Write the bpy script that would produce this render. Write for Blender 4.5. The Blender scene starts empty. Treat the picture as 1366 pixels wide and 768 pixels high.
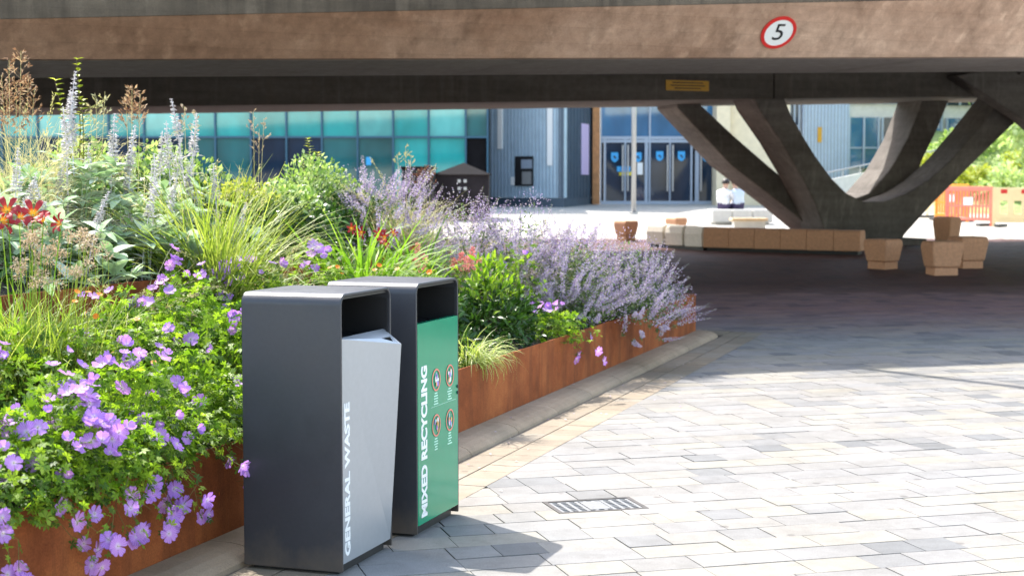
import bpy, bmesh, math, random
import numpy as np
from mathutils import Vector, Matrix
R = math.radians
rng = np.random.default_rng(7)
random.seed(7)
S = bpy.context.scene
COL = S.collection

# ------------------------------------------------------------------ camera
F, CX, CY, CAMZ = 2050.0, 683.0, 384.0, 1.6
PITCH = math.atan(134.0 / F)
cd = bpy.data.cameras.new('camera'); cam = bpy.data.objects.new('camera', cd); COL.objects.link(cam)
cd.sensor_width = 36; cd.lens = 36 * F / 1366; cd.clip_start = 0.1; cd.clip_end = 2000
cam.location = (0, 0, CAMZ); cam.rotation_euler = (math.pi / 2 - PITCH, 0, 0)
cd.dof.use_dof = True; cd.dof.focus_distance = 7.6; cd.dof.aperture_fstop = 4.0
S.camera = cam
# ------------------------------------------------------------------ sky and sun
SUN_EL = R(54.4); SUN_AZ = math.atan2(-.6, .8)
w = bpy.data.worlds.new('World'); S.world = w; w.use_nodes = True
wt = w.node_tree; bg = wt.nodes['Background']
sky = wt.nodes.new('ShaderNodeTexSky'); sky.sky_type = 'NISHITA'; sky.sun_disc = False
sky.sun_elevation = SUN_EL; sky.sun_rotation = SUN_AZ; sky.air_density = 1.0; sky.dust_density = 1.5
tn = wt.nodes.new('ShaderNodeMix'); tn.data_type = 'RGBA'; tn.blend_type = 'MULTIPLY'; tn.inputs[0].default_value = 1.0; tn.inputs[7].default_value = (1.10, 1.0, .86, 1)
wt.links.new(sky.outputs[0], tn.inputs[6]); wt.links.new(tn.outputs[2], bg.inputs[0]); bg.inputs[1].default_value = 0.15
ld = bpy.data.lights.new('sun', 'SUN'); sun = bpy.data.objects.new('sun', ld); COL.objects.link(sun)
ld.energy = 2.2; ld.angle = R(0.5); ld.color = (1.0, .955, .89)
sd = Vector((.6 * math.cos(SUN_EL), -.8 * math.cos(SUN_EL), -math.sin(SUN_EL)))
sun.rotation_euler = sd.to_track_quat('-Z', 'Y').to_euler()
sun.location = (-10, 20, 30)
S.view_settings.view_transform = 'Standard'; S.view_settings.look = 'None'
S.view_settings.exposure = 2.25; S.view_settings.gamma = 1.0
S.render.engine = 'CYCLES'
S.cycles.max_bounces = 8; S.cycles.diffuse_bounces = 5; S.cycles.glossy_bounces = 4
S.cycles.use_denoising = True

# ------------------------------------------------------------------ projection helpers
cp, sp = math.cos(PITCH), math.sin(PITCH)
def ray(px, py):
    x = (px - CX) / F; y = (CY - py) / F
    return np.array([x, cp + y * sp, -sp + y * cp])
def at(px, py, Y):
    d = ray(px, py); t = Y / d[1]
    return np.array([d[0] * t, Y, CAMZ + d[2] * t])
def gz(Y):
    if Y < 16: return 0.0
    if Y < 19: return .028 * (Y - 16) ** 2 / 6
    return .028 * (min(Y, 62) - 17.5)
def ground(px, py):
    d = ray(px, py)
    lo, hi = 1.0, 120.0
    g = lambda Y: CAMZ + d[2] / d[1] * Y - gz(Y)
    for _ in range(60):
        m = (lo + hi) / 2
        if g(m) > 0: lo = m
        else: hi = m
    return np.array([d[0] / d[1] * lo, lo, gz(lo)])
def gp(px, Y):            # ground point under a picture column at a distance
    return np.array([(px - CX) / F * Y, Y, gz(Y)])

# ------------------------------------------------------------------ object helpers
def wloc(o):
    v = Vector((0, 0, 0))
    while o is not None:
        v = v + o.location; o = o.parent
    return v
def tag(o, label=None, cat=None, group=None, kind=None):
    if label: o['label'] = label
    if cat: o['category'] = cat
    if group: o['group'] = group
    if kind: o['kind'] = kind
    return o
def thing(name, loc, label, cat, group=None):
    o = bpy.data.objects.new(name, None); COL.objects.link(o)
    o.location = Vector([float(a) for a in loc]); o.empty_display_size = .1
    return tag(o, label, cat, group)
def link(name, me, parent=None, loc=None):
    o = bpy.data.objects.new(name, me); COL.objects.link(o)
    if parent is not None: o.parent = parent
    if loc is not None:
        o.location = Vector([float(a) for a in loc]) - (wloc(parent) if parent is not None else Vector((0, 0, 0)))
    return o
def np_mesh(name, V, Q, mats, midx=None, smooth=False):
    V = np.asarray(V, dtype=np.float32).reshape(-1, 3); Q = np.asarray(Q, dtype=np.int32).reshape(-1, 4)
    me = bpy.data.meshes.new(name)
    me.vertices.add(len(V)); me.vertices.foreach_set('co', V.ravel())
    me.loops.add(Q.size); me.loops.foreach_set('vertex_index', Q.ravel())
    me.polygons.add(len(Q))
    me.polygons.foreach_set('loop_start', np.arange(0, Q.size, 4, dtype=np.int32))
    if not isinstance(mats, (list, tuple)): mats = [mats]
    for m in mats: me.materials.append(m)
    if midx is not None: me.polygons.foreach_set('material_index', np.asarray(midx, dtype=np.int32))
    if smooth: me.polygons.foreach_set('use_smooth', np.ones(len(Q), dtype=bool))
    me.update(calc_edges=True)
    return me

class MB:
    def __init__(s): s.v = []; s.f = []; s.m = []
    def add(s, vs, fs, m=0):
        b = len(s.v); s.v += [tuple(float(c) for c in p) for p in vs]
        for f in fs: s.f.append([i + b for i in f]); s.m.append(m)
        return s
    def box(s, c, size, rz=0, m=0):
        hx, hy, hz = [q / 2 for q in size]; co, si = math.cos(rz), math.sin(rz)
        vs = []
        for z in (-hz, hz):
            for x, y in ((-hx, -hy), (hx, -hy), (hx, hy), (-hx, hy)):
                vs.append((c[0] + x * co - y * si, c[1] + x * si + y * co, c[2] + z))
        return s.add(vs, [(3, 2, 1, 0), (4, 5, 6, 7), (0, 1, 5, 4), (1, 2, 6, 5), (2, 3, 7, 6), (3, 0, 4, 7)], m)
    def span(s, a, b, m=0):
        return s.box([(a[i] + b[i]) / 2 for i in range(3)], [abs(b[i] - a[i]) for i in range(3)], 0, m)
    def prism(s, poly, ext, m=0):
        n = len(poly); P = [np.array(p, float) for p in poly]; e = np.array(ext, float)
        vs = P + [p + e for p in P]
        fs = [list(range(n))[::-1], list(range(n, 2 * n))] + [(i, (i + 1) % n, n + (i + 1) % n, n + i) for i in range(n)]
        return s.add(vs, fs, m)
    def loft(s, rings, m=0, closed=False, caps=True):
        n = len(rings[0]); vs = [p for r in rings for p in r]; fs = []
        K = len(rings)
        for k in range(K - 1 + (1 if closed else 0)):
            a = k * n; b = ((k + 1) % K) * n
            for i in range(n): fs.append((a + i, a + (i + 1) % n, b + (i + 1) % n, b + i))
        if caps and not closed:
            fs.append(list(range(n))[::-1]); fs.append(list(range((K - 1) * n, K * n)))
        return s.add(vs, fs, m)
    def tube(s, path, r, seg=8, m=0):
        P = [Vector([float(c) for c in p]) for p in path]; rings = []
        for i, p in enumerate(P):
            t = (P[min(i + 1, len(P) - 1)] - P[max(i - 1, 0)]).normalized()
            a = t.cross(Vector((0, 0, 1)) if abs(t.z) < .9 else Vector((1, 0, 0))).normalized(); b = t.cross(a)
            rr = r[i] if hasattr(r, '__len__') else r
            rings.append([p + (a * math.cos(q * 2 * math.pi / seg) + b * math.sin(q * 2 * math.pi / seg)) * rr for q in range(seg)])
        return s.loft(rings, m)
    def build(s, name, mats, parent=None, smooth=False, bevel=0, seg=2):
        me = bpy.data.meshes.new(name)
        off = wloc(parent) if parent is not None else Vector((0, 0, 0))
        me.from_pydata([(p[0] - off.x, p[1] - off.y, p[2] - off.z) for p in s.v], [], s.f)
        if not isinstance(mats, (list, tuple)): mats = [mats]
        for mm in mats: me.materials.append(mm)
        me.polygons.foreach_set('material_index', s.m)
        bm = bmesh.new(); bm.from_mesh(me); bmesh.ops.recalc_face_normals(bm, faces=bm.faces); bm.to_mesh(me); bm.free()
        if smooth: me.polygons.foreach_set('use_smooth', [True] * len(me.polygons))
        me.update()
        o = link(name, me, parent)
        if bevel:
            b = o.modifiers.new('edge', 'BEVEL'); b.width = bevel; b.segments = seg; b.limit_method = 'ANGLE'; b.angle_limit = R(40)
        return o

# ------------------------------------------------------------------ materials
def newmat(name):
    m = bpy.data.materials.new(name); m.use_nodes = True
    nt = m.node_tree; p = nt.nodes['Principled BSDF']
    return m, nt, p
def noise(nt, scale, detail=4, vec=None, rough=.6):
    n = nt.nodes.new('ShaderNodeTexNoise'); n.inputs['Scale'].default_value = scale
    n.inputs['Detail'].default_value = detail; n.inputs['Roughness'].default_value = rough
    if vec is not None: nt.links.new(vec, n.inputs['Vector'])
    return n.outputs['Fac']
def ramp(nt, fac, stops):
    r = nt.nodes.new('ShaderNodeValToRGB'); el = r.color_ramp.elements
    while len(el) > 1: el.remove(el[-1])
    for i, (p, c) in enumerate(stops):
        e = el[0] if i == 0 else el.new(p)
        e.position = p; e.color = (*c, 1)
    nt.links.new(fac, r.inputs[0]); return r.outputs[0]
def mixc(nt, a, b, fac, mode='MIX'):
    n = nt.nodes.new('ShaderNodeMix'); n.data_type = 'RGBA'; n.blend_type = mode
    for k, v in ((6, a), (7, b), (0, fac)):
        if isinstance(v, (int, float)): n.inputs[k].default_value = v
        elif isinstance(v, tuple): n.inputs[k].default_value = (*v, 1)
        else: nt.links.new(v, n.inputs[k])
    return n.outputs[2]
def bump(nt, p, h, strength=.3, dist=.01):
    b = nt.nodes.new('ShaderNodeBump'); b.inputs['Strength'].default_value = strength; b.inputs['Distance'].default_value = dist
    nt.links.new(h, b.inputs['Height']); nt.links.new(b.outputs[0], p.inputs['Normal'])
def coord(nt, scale=(1, 1, 1), rot=0, kind='Object'):
    t = nt.nodes.new('ShaderNodeTexCoord'); mp = nt.nodes.new('ShaderNodeMapping')
    mp.inputs['Scale'].default_value = scale; mp.inputs['Rotation'].default_value = (0, 0, rot)
    nt.links.new(t.outputs[kind], mp.inputs[0]); return mp.outputs[0]
def plain(name, c, rough=.6, metal=0, var=.12, scale=12, b=0.0, spec=.5):
    m, nt, p = newmat(name)
    n = noise(nt, scale, 5, coord(nt))
    lo = tuple(x * (1 - var) for x in c); hi = tuple(min(1, x * (1 + var)) for x in c)
    nt.links.new(ramp(nt, n, [(.3, lo), (.7, hi)]), p.inputs['Base Color'])
    p.inputs['Roughness'].default_value = rough; p.inputs['Metallic'].default_value = metal
    p.inputs['Specular IOR Level'].default_value = spec
    if b: bump(nt, p, n, b, .005)
    return m
def leafmat(name, cols, trans=.4, rough=.5, sheen=0, tcol=None):
    m, nt, p = newmat(name)
    g = nt.nodes.new('ShaderNodeNewGeometry')
    st = [(i / max(1, len(cols) - 1), c) for i, c in enumerate(cols)]
    c = ramp(nt, g.outputs['Random Per Island'], st)
    n = noise(nt, 40, 3, coord(nt))
    c = mixc(nt, c, ramp(nt, n, [(.3, (.75, .75, .75)), (.7, (1.15, 1.15, 1.1))]), 1.0, 'MULTIPLY')
    nt.links.new(c, p.inputs['Base Color']); p.inputs['Roughness'].default_value = rough
    p.inputs['Specular IOR Level'].default_value = .35
    if sheen: p.inputs['Sheen Weight'].default_value = sheen
    t = nt.nodes.new('ShaderNodeBsdfTranslucent')
    tc = mixc(nt, c, tcol or (1.2, 1.25, .7), 1.0, 'MULTIPLY'); nt.links.new(tc, t.inputs[0])
    mx = nt.nodes.new('ShaderNodeMixShader'); mx.inputs[0].default_value = trans
    nt.links.new(p.outputs[0], mx.inputs[1]); nt.links.new(t.outputs[0], mx.inputs[2])
    nt.links.new(mx.outputs[0], nt.nodes['Material Output'].inputs[0])
    return m
def concrete(name, a, b_, streak=.5, rot=0, stain=(.10, .075, .055), boards=True, dark_left=False):
    m, nt, p = newmat(name)
    v = coord(nt, (1, 1, 1), rot)
    n1 = noise(nt, .9, 6, coord(nt, (.3, .3, 2.6), rot)); n2 = noise(nt, 9, 6, v); n3 = noise(nt, 90, 3, v)
    c = ramp(nt, n1, [(.3, a), (.7, b_)])
    vs = coord(nt, (3.2, 3.2, .22), rot)
    s1 = noise(nt, 1.0, 5, vs, .7)
    c = mixc(nt, c, stain, ramp(nt, s1, [(.46, (0, 0, 0)), (.72, (streak,) * 3)]))
    c = mixc(nt, c, tuple(min(1, x * 1.5) for x in b_), ramp(nt, noise(nt, 1.7, 4, vs, .6), [(.56, (0, 0, 0)), (.70, ((.38 if dark_left else .3),) * 3)]))
    if dark_left:  # darker, browner tone towards the left end, broken up by noise
        sx = nt.nodes.new('ShaderNodeSeparateXYZ'); nt.links.new(v, sx.inputs[0])
        ma = nt.nodes.new('ShaderNodeMath'); ma.operation = 'MULTIPLY_ADD'; ma.inputs[1].default_value = .085; nt.links.new(sx.outputs['X'], ma.inputs[0])
        nt.links.new(noise(nt, 1.2, 5, coord(nt, (.5, .5, .6), rot), .65), ma.inputs[2])
        c = mixc(nt, c, ramp(nt, ma.outputs[0], [(.25, (.50, .42, .36)), (.95, (1, 1, 1))]), 1.0, 'MULTIPLY')
    c = mixc(nt, c, ramp(nt, n2, [(.25, (.8, .8, .8)), (.75, (1.12, 1.12, 1.12))]), 1.0, 'MULTIPLY')
    c = mixc(nt, c, ramp(nt, n3, [(.3, (.85, .85, .85)), (.7, (1.1, 1.1, 1.1))]), 1.0, 'MULTIPLY')
    if boards:
        wv = nt.nodes.new('ShaderNodeTexWave'); wv.wave_type = 'BANDS'; wv.bands_direction = 'Z'; wv.wave_profile = 'SAW'
        wv.inputs['Scale'].default_value = 2.1; wv.inputs['Distortion'].default_value = .4
        nt.links.new(v, wv.inputs[0])
        c = mixc(nt, c, ramp(nt, wv.outputs['Fac'], [(0, (.8, .8, .8)), (.06, (1, 1, 1)), (1, (.95, .95, .95))]), 1.0, 'MULTIPLY')
    nt.links.new(c, p.inputs['Base Color']); p.inputs['Roughness'].default_value = .9
    p.inputs['Specular IOR Level'].default_value = .25
    bump(nt, p, n2, .35, .02)
    return m
M = {}
BR = -math.atan2(.3338, .9426)
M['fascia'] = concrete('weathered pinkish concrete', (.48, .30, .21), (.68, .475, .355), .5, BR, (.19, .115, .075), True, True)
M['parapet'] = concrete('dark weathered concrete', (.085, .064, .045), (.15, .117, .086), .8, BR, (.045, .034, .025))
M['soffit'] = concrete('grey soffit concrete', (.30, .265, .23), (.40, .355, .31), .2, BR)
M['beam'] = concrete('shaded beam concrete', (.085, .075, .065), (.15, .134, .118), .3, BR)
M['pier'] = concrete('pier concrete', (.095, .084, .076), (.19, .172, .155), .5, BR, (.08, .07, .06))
# corten
m, nt, p = newmat('rusted corten steel'); M['corten'] = m
v = coord(nt, (1, 1, 1)); vs = coord(nt, (4, 4, .35))
c = ramp(nt, noise(nt, 2.2, 7, v, .65), [(.28, (.13, .032, .010)), (.5, (.27, .076, .024)), (.72, (.38, .125, .040))])
c = mixc(nt, c, (.085, .032, .017), ramp(nt, noise(nt, 1.2, 6, vs, .7), [(.48, (0, 0, 0)), (.72, (.75,) * 3)]))
c = mixc(nt, c, (.42, .19, .085), ramp(nt, noise(nt, 2.1, 5, vs, .7), [(.6, (0, 0, 0)), (.8, (.45,) * 3)]))
nf = noise(nt, 130, 4, v)
c = mixc(nt, c, ramp(nt, nf, [(.3, (.75,) * 3), (.7, (1.2,) * 3)]), 1.0, 'MULTIPLY')
nt.links.new(c, p.inputs['Base Color']); p.inputs['Roughness'].default_value = .78; p.inputs['Specular IOR Level'].default_value = .15
bump(nt, p, nf, .25, .003)
# paving
def paving_mat(name, attr=True, base=(.4, .39, .37)):
    m, nt, p = newmat(name); v = coord(nt)
    if attr:
        a = nt.nodes.new('ShaderNodeAttribute'); a.attribute_name = 'tint'; c = a.outputs['Color']
    else:
        c = ramp(nt, noise(nt, .7, 5, v), [(.3, tuple(x * .85 for x in base)), (.7, tuple(x * 1.1 for x in base))])
    n1 = noise(nt, 160, 3, v); n2 = noise(nt, 7, 6, v, .7)
    c = mixc(nt, c, ramp(nt, n1, [(.3, (.78,) * 3), (.7, (1.14,) * 3)]), 1.0, 'MULTIPLY')
    c = mixc(nt, c, ramp(nt, n2, [(.3, (.82, .81, .79)), (.65, (1.06, 1.05, 1.03))]), 1.0, 'MULTIPLY')
    n3 = noise(nt, 1.1, 5, v, .7)
    c = mixc(nt, c, ramp(nt, n3, [(.35, (.60, .585, .55)), (.6, (.70, .688, .662))]), 1.0, 'MULTIPLY')
    vo = nt.nodes.new('ShaderNodeTexVoronoi'); vo.inputs['Scale'].default_value = 3.3; vo.inputs['Randomness'].default_value = 1.0; nt.links.new(v, vo.inputs['Vector'])
    c = mixc(nt, c, ramp(nt, vo.outputs['Distance'], [(.055, (.62, .61, .60)), (.085, (1, 1, 1))]), 1.0, 'MULTIPLY')
    n4 = noise(nt, 2.6, 8, v, .8)
    c = mixc(nt, c, ramp(nt, n4, [(.30, (.70, .68, .64)), (.46, (1, 1, 1))]), .7, 'MULTIPLY')
    nt.links.new(c, p.inputs['Base Color']); p.inputs['Roughness'].default_value = .72; p.inputs['Specular IOR Level'].default_value = .35
    bump(nt, p, n1, .3, .002)
    return m
M['paver'] = paving_mat('granite paving')
M['joint'] = paving_mat('joint sand', False, (.12, .10, .085))
M['plaza'] = paving_mat('pale plaza paving', False, (.66, .65, .62))
M['kerb'] = paving_mat('buff kerb stone', False, (.50, .385, .28))
M['soil'] = plain('dark soil', (.035, .026, .018), .95, 0, .4, 20, .6)
M['shell'] = plain('charcoal powder coat', (.040, .042, .050), .34, .25, .06, 60)
m_, nt_, p_ = M['shell'], M['shell'].node_tree, M['shell'].node_tree.nodes['Principled BSDF']
vv_ = coord(nt_); sep_ = nt_.nodes.new('ShaderNodeSeparateXYZ'); nt_.links.new(vv_, sep_.inputs[0])
ms_ = nt_.nodes.new('ShaderNodeMath'); ms_.operation = 'MULTIPLY_ADD'; ms_.inputs[1].default_value = -3.2; nt_.links.new(sep_.outputs['Z'], ms_.inputs[0])
ns_ = noise(nt_, 5, 6, coord(nt_, (1.5, 1.5, 1)), .7); nt_.links.new(ns_, ms_.inputs[2])
dirt_ = ramp(nt_, ms_.outputs[0], [(.05, (0, 0, 0)), (.62, (.55, .55, .55))])
old_ = p_.inputs['Base Color'].links[0].from_socket
nt_.links.new(mixc(nt_, old_, (.17, .13, .09), dirt_), p_.inputs['Base Color'])
nt_.links.new(ramp(nt_, noise(nt_, 3, 7, vv_, .75), [(.3, (.26,) * 3), (.7, (.48,) * 3)]), p_.inputs['Roughness'])
M['black'] = plain('black liner', (.012, .012, .014), .5, 0, .1, 30)
M['silver'] = plain('silver painted steel', (.40, .42, .45), .30, .55, .03, 40)
p_ = M['silver'].node_tree.nodes['Principled BSDF']; nt_ = M['silver'].node_tree
nt_.links.new(ramp(nt_, noise(nt_, 2.5, 2, coord(nt_, (1, 1, .5)), .5), [(.3, (.28,) * 3), (.7, (.40,) * 3)]), p_.inputs['Roughness'])
M['green'] = plain('green gloss door', (.006, .26, .125), .16, 0, .04, 8)
M['green'].node_tree.nodes['Principled BSDF'].inputs['Coat Weight'].default_value = .15
M['white'] = plain('white vinyl', (.80, .80, .79), .5, 0, .02)
M['red'] = plain('red vinyl', (.62, .025, .02), .45, 0, .03)
M['ink'] = plain('black vinyl', (.015, .015, .015), .5, 0, .02)
M['galv'] = plain('galvanised steel', (.42, .42, .42), .45, .6, .15, 30)
M['iron'] = plain('worn iron grate', (.17, .175, .18), .6, .1, .2, 40)

# ------------------------------------------------------------------ ground
g = MB()
ys = [-40, 0, 8, 16, 16.6, 17.2, 17.8, 18.4, 19, 24, 30, 40, 50, 62, 120, 500, 1200]
for a, b in zip(ys[:-1], ys[1:]):
    x0, x1 = -600, 600
    g.add([(x0, a, gz(a) - .012), (x1, a, gz(a) - .012), (x1, b, gz(b) - .012), (x0, b, gz(b) - .012)], [(0, 1, 2, 3)])
tag(g.build('ground', M['plaza']), kind='structure')
g = MB()
jy = [4.0, 8, 12, 16, 16.6, 17.2, 17.8, 18.4, 19, 22, 26, 30, 34]
for a, b in zip(jy[:-1], jy[1:]):
    g.add([(-a * .42 - 1.4, a, gz(a) - .008), (a * .42 + 1.4, a, gz(a) - .008), (b * .42 + 1.4, b, gz(b) - .008), (-b * .42 - 1.4, b, gz(b) - .008)], [(0, 1, 2, 3)])
tag(g.build('paving_bed', M['joint']), kind='structure')
g = MB()
for a, b in zip((33.9, 40, 50, 62, 120), (40, 50, 62, 120, 400)):
    g.add([(-300, a, gz(a)), (300, a, gz(a)), (300, b, gz(b)), (-300, b, gz(b))], [(0, 1, 2, 3)])
tag(g.build('plaza', M['plaza']), kind='structure')

# planter frame of reference: s along the front wall, n inward
PC = np.array([1.98, 16.5]); D2 = np.array([.3177, .9482]); N2 = np.array([-.9482, .3177])
def bed(s, n): return PC + s * D2 + n * N2
def sn(p): d = np.array(p[:2]) - PC; return d @ D2, d @ N2
def bedpx(px, n):
    k = (px - CX) / F
    b = PC + n * N2           # b + s D ; x = k y
    s = (k * b[1] - b[0]) / (D2[0] - k * D2[1])
    return bed(s, n)
BAND = .64
def clip(poly, fn):
    out = []
    for i in range(len(poly)):
        a, b = poly[i], poly[(i + 1) % len(poly)]; fa, fb = fn(a), fn(b)
        if fa >= 0: out.append(a)
        if (fa >= 0) != (fb >= 0): out.append(a + (b - a) * fa / (fa - fb))
    return out
GA = np.array([.962, .274]); GB = np.array([-.274, .962])
EA, EB = ground(727, 682)[:2], ground(862, 684)[:2]          # drain grate footprint
GC = (ground(729, 663)[:2] + ground(862, 684)[:2]) / 2
ga_c, gb_c = GC @ GA, GC @ GB
GW, GH = .475, .30
def build_paving():
    V = []; Fc = []; T = []
    row = .212
    def emit(poly, col):
        if len(poly) < 3: return
        area = 0
        for i in range(len(poly)):
            a, b = poly[i], poly[(i + 1) % len(poly)]; area += a[0] * b[1] - a[1] * b[0]
        if abs(area) < .002: return
        b0 = len(V); dz = random.uniform(-.0012, .0012); n = len(poly)
        tx, ty = random.uniform(-.004, .004), random.uniform(-.004, .004)
        c = sum(poly) / n
        for q in poly: V.append((q[0], q[1], gz(q[1]) + dz + (q[0] - c[0]) * tx + (q[1] - c[1]) * ty))
        for q in poly: V.append((q[0], q[1], gz(q[1]) - .011))
        Fc.append(list(range(b0, b0 + n))); T.append(col)
        for i in range(n):
            Fc.append([b0 + n + i, b0 + n + (i + 1) % n, b0 + (i + 1) % n, b0 + i]); T.append(col)
    for r in range(4, 190):
        bpos = r * row
        a = -16 + random.uniform(0, .5)
        while a < 24:
            k = random.random()
            if k < .20: L = .212; kind = 'd'
            elif k < .42: L = .212 * 1.4; kind = 'l'
            elif k < .75: L = .212 * 2; kind = 'l'
            else: L = .212 * 1.75; kind = 'l'
            jx = .0022 if random.random() < .75 else .0045
            jy = .0020 if random.random() < .6 else random.choice((.004, .006, .007))
            q = [(a + jx, bpos + jy), (a + L - jx, bpos + jy), (a + L - jx, bpos + row - jy), (a + jx, bpos + row - jy)]
            P = [GA * u + GB * v for u, v in q]
            ctr = sum(P) / 4
            a += L
            if ctr[1] < 4.2 or ctr[1] > 34.3 or abs(ctr[0]) > ctr[1] * .42 + 1.6: continue
            if kind == 'd': col = random.choice([(.20, .21, .225), (.225, .235, .25), (.255, .262, .275), (.285, .29, .30)])
            else: col = random.choice([(.325, .32, .312), (.35, .338, .308), (.305, .308, .318), (.335, .33, .33), (.36, .35, .325), (.295, .295, .298)])
            if ctr[1] > 16:  # redder paving zone, with the shade under the bridge darkened into the tint
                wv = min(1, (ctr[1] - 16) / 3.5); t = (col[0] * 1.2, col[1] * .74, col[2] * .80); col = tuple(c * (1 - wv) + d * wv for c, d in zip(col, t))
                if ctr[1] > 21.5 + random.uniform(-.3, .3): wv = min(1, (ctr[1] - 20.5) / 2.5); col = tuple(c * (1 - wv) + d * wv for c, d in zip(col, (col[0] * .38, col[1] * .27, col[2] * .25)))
            # stay off the grate
            ga, gb = ctr @ GA, ctr @ GB
            if abs(ga - ga_c) < GW / 2 + .5 and abs(gb - gb_c) < GH / 2 + .3:
                parts = [clip(P, lambda p: p @ GA - (ga_c + GW / 2)), clip(P, lambda p: (ga_c - GW / 2) - p @ GA)]
                mid = clip(clip(P, lambda p: (ga_c + GW / 2) - p @ GA), lambda p: p @ GA - (ga_c - GW / 2))
                if len(mid) >= 3:
                    parts += [clip(mid, lambda p: p @ GB - (gb_c + GH / 2)), clip(mid, lambda p: (gb_c - GH / 2) - p @ GB)]
                for q in parts: emit(q, col)
                continue
            far = clip(P, lambda p: sn(p)[0] - BAND)
            near = clip(clip(P, lambda p: BAND - sn(p)[0]), lambda p: -BAND - sn(p)[1])
            emit(far, col); emit(near, col)
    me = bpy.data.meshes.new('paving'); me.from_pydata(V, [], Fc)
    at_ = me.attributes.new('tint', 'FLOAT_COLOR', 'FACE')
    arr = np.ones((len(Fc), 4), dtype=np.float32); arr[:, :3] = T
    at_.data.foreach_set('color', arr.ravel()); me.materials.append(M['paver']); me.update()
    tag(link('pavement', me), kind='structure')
    # border band of narrow setts, two courses
    V = []; Fc = []; T = []
    for (n0, n1, Ln) in ((-.43, -.255, .30), (-BAND + .004, -.436, .19)):
        s = -14.0
        while s < BAND:
            l = Ln * random.uniform(.9, 1.15); e = min(s + l, BAND if n0 > -.5 else BAND)
            q = [bed(s + .002, n0), bed(e - .002, n0), bed(e - .002, n1 - .004), bed(s + .002, n1 - .004)]
            b0 = len(V); dz = random.uniform(-.001, .001)
            for z in (dz, -.011):
                for pnt in q: V.append((pnt[0], pnt[1], z))
            col = random.choice([(.37, .31, .235), (.40, .335, .26), (.35, .295, .23), (.38, .335, .275)])
            for f in ([0, 1, 2, 3], [4, 5, 1, 0], [5, 6, 2, 1], [6, 7, 3, 2], [7, 4, 0, 3]):
                Fc.append([b0 + i for i in f]); T.append(col)
            s += l
    s0 = .255
    for (a0, a1) in ((.255, .436), (.44, BAND)):
        n = -BAND if False else -.255
        while n < 5:
            q = [bed(a0 + .002, n + .002), bed(a1 - .002, n + .002), bed(a1 - .002, n + .25), bed(a0 + .002, n + .25)]
            b0 = len(V)
            for z in (0, -.011):
                for pnt in q: V.append((pnt[0], pnt[1], gz(pnt[1]) + z + .003))
            for f in ([0, 1, 2, 3], [4, 5, 1, 0], [5, 6, 2, 1], [6, 7, 3, 2], [7, 4, 0, 3]):
                Fc.append([b0 + i for i in f]); T.append((.37, .31, .24))
            n += .254
    me = bpy.data.meshes.new('paving_band'); me.from_pydata(V, [], Fc)
    at_ = me.attributes.new('tint', 'FLOAT_COLOR', 'FACE')
    arr = np.ones((len(Fc), 4), dtype=np.float32); arr[:, :3] = T
    at_.data.foreach_set('color', arr.ravel()); me.materials.append(M['paver']); me.update()
    tag(link('path', me), kind='structure')
build_paving()
# kerb : round-topped buff stones
g = MB()
def kring(c, out):       # profile ring at a wall point, out = outward direction
    pr = [(0.002, -.01), (0.002, .062), (.10, .060), (.16, .052), (.205, .036), (.232, .014), (.24, -.01)]
    return [(c[0] + out[0] * a, c[1] + out[1] * a, z) for a, z in pr]
s = -14.0
while s < -.01:
    e = min(s + .9, 0)
    g.loft([kring(bed(s + .003, 0), -N2), kring(bed(e - .003, 0), -N2)]); s = e
for k in range(6):
    a0, a1 = k * 15, (k + 1) * 15
    o0 = -N2 * math.cos(R(a0)) + D2 * math.sin(R(a0)); o1 = -N2 * math.cos(R(a1)) + D2 * math.sin(R(a1))
    g.loft([kring(PC, o0), kring(PC, o1)])
n = 0.0
while n < 5: g.loft([kring(bed(0, n + .003), D2), kring(bed(0, n + .897), D2)]); n += .9
tag(g.build('kerb', M['kerb'], smooth=False, bevel=.004), kind='structure')

# ------------------------------------------------------------------ planter
TIER_N, TIER_S, TIER_Z = 1.30, -4.0, 1.08
pl = thing('corten_planter', (*bed(-7, 0), 0), 'long rusty brown steel planter with a sharp far corner beside the paving', 'planter')
def plate(s0, n0, s1, n1, z0, z1, t):
    a, b = bed(s0, n0), bed(s1, n1); d = (b - a) / np.linalg.norm(b - a); o = np.array([-d[1], d[0]]) * t
    g = MB(); g.prism([(*a, z0), (*b, z0), (*(b + o), z0), (*(a + o), z0)], (0, 0, z1 - z0)); return g
k = 0
sed = [-14, -11.9, -9.95, -8.2, -5.6, -2.9, 0]
for a, b in zip(sed[:-1], sed[1:]):
    plate(a + .002, 0, b - .002, 0, .0, .458 + .001 * (k % 2), .012).build('wall_panel', M['corten'], pl); k += 1
plate(0, .013, 0, 6, .0, .458, .012).build('wall_panel', M['corten'], pl)
plate(-14, TIER_N, TIER_S, TIER_N, .3, TIER_Z, .012).build('tier_panel', M['corten'], pl)
plate(TIER_S, TIER_N + .013, TIER_S, 6, .3, TIER_Z, .012).build('tier_panel', M['corten'], pl)
def soilz(s, n):
    if n > TIER_N and s < TIER_S: return TIER_Z - .04 + .20 * min(n - TIER_N, 2.2)
    return .40 + .20 * min(n, 1.3)
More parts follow.
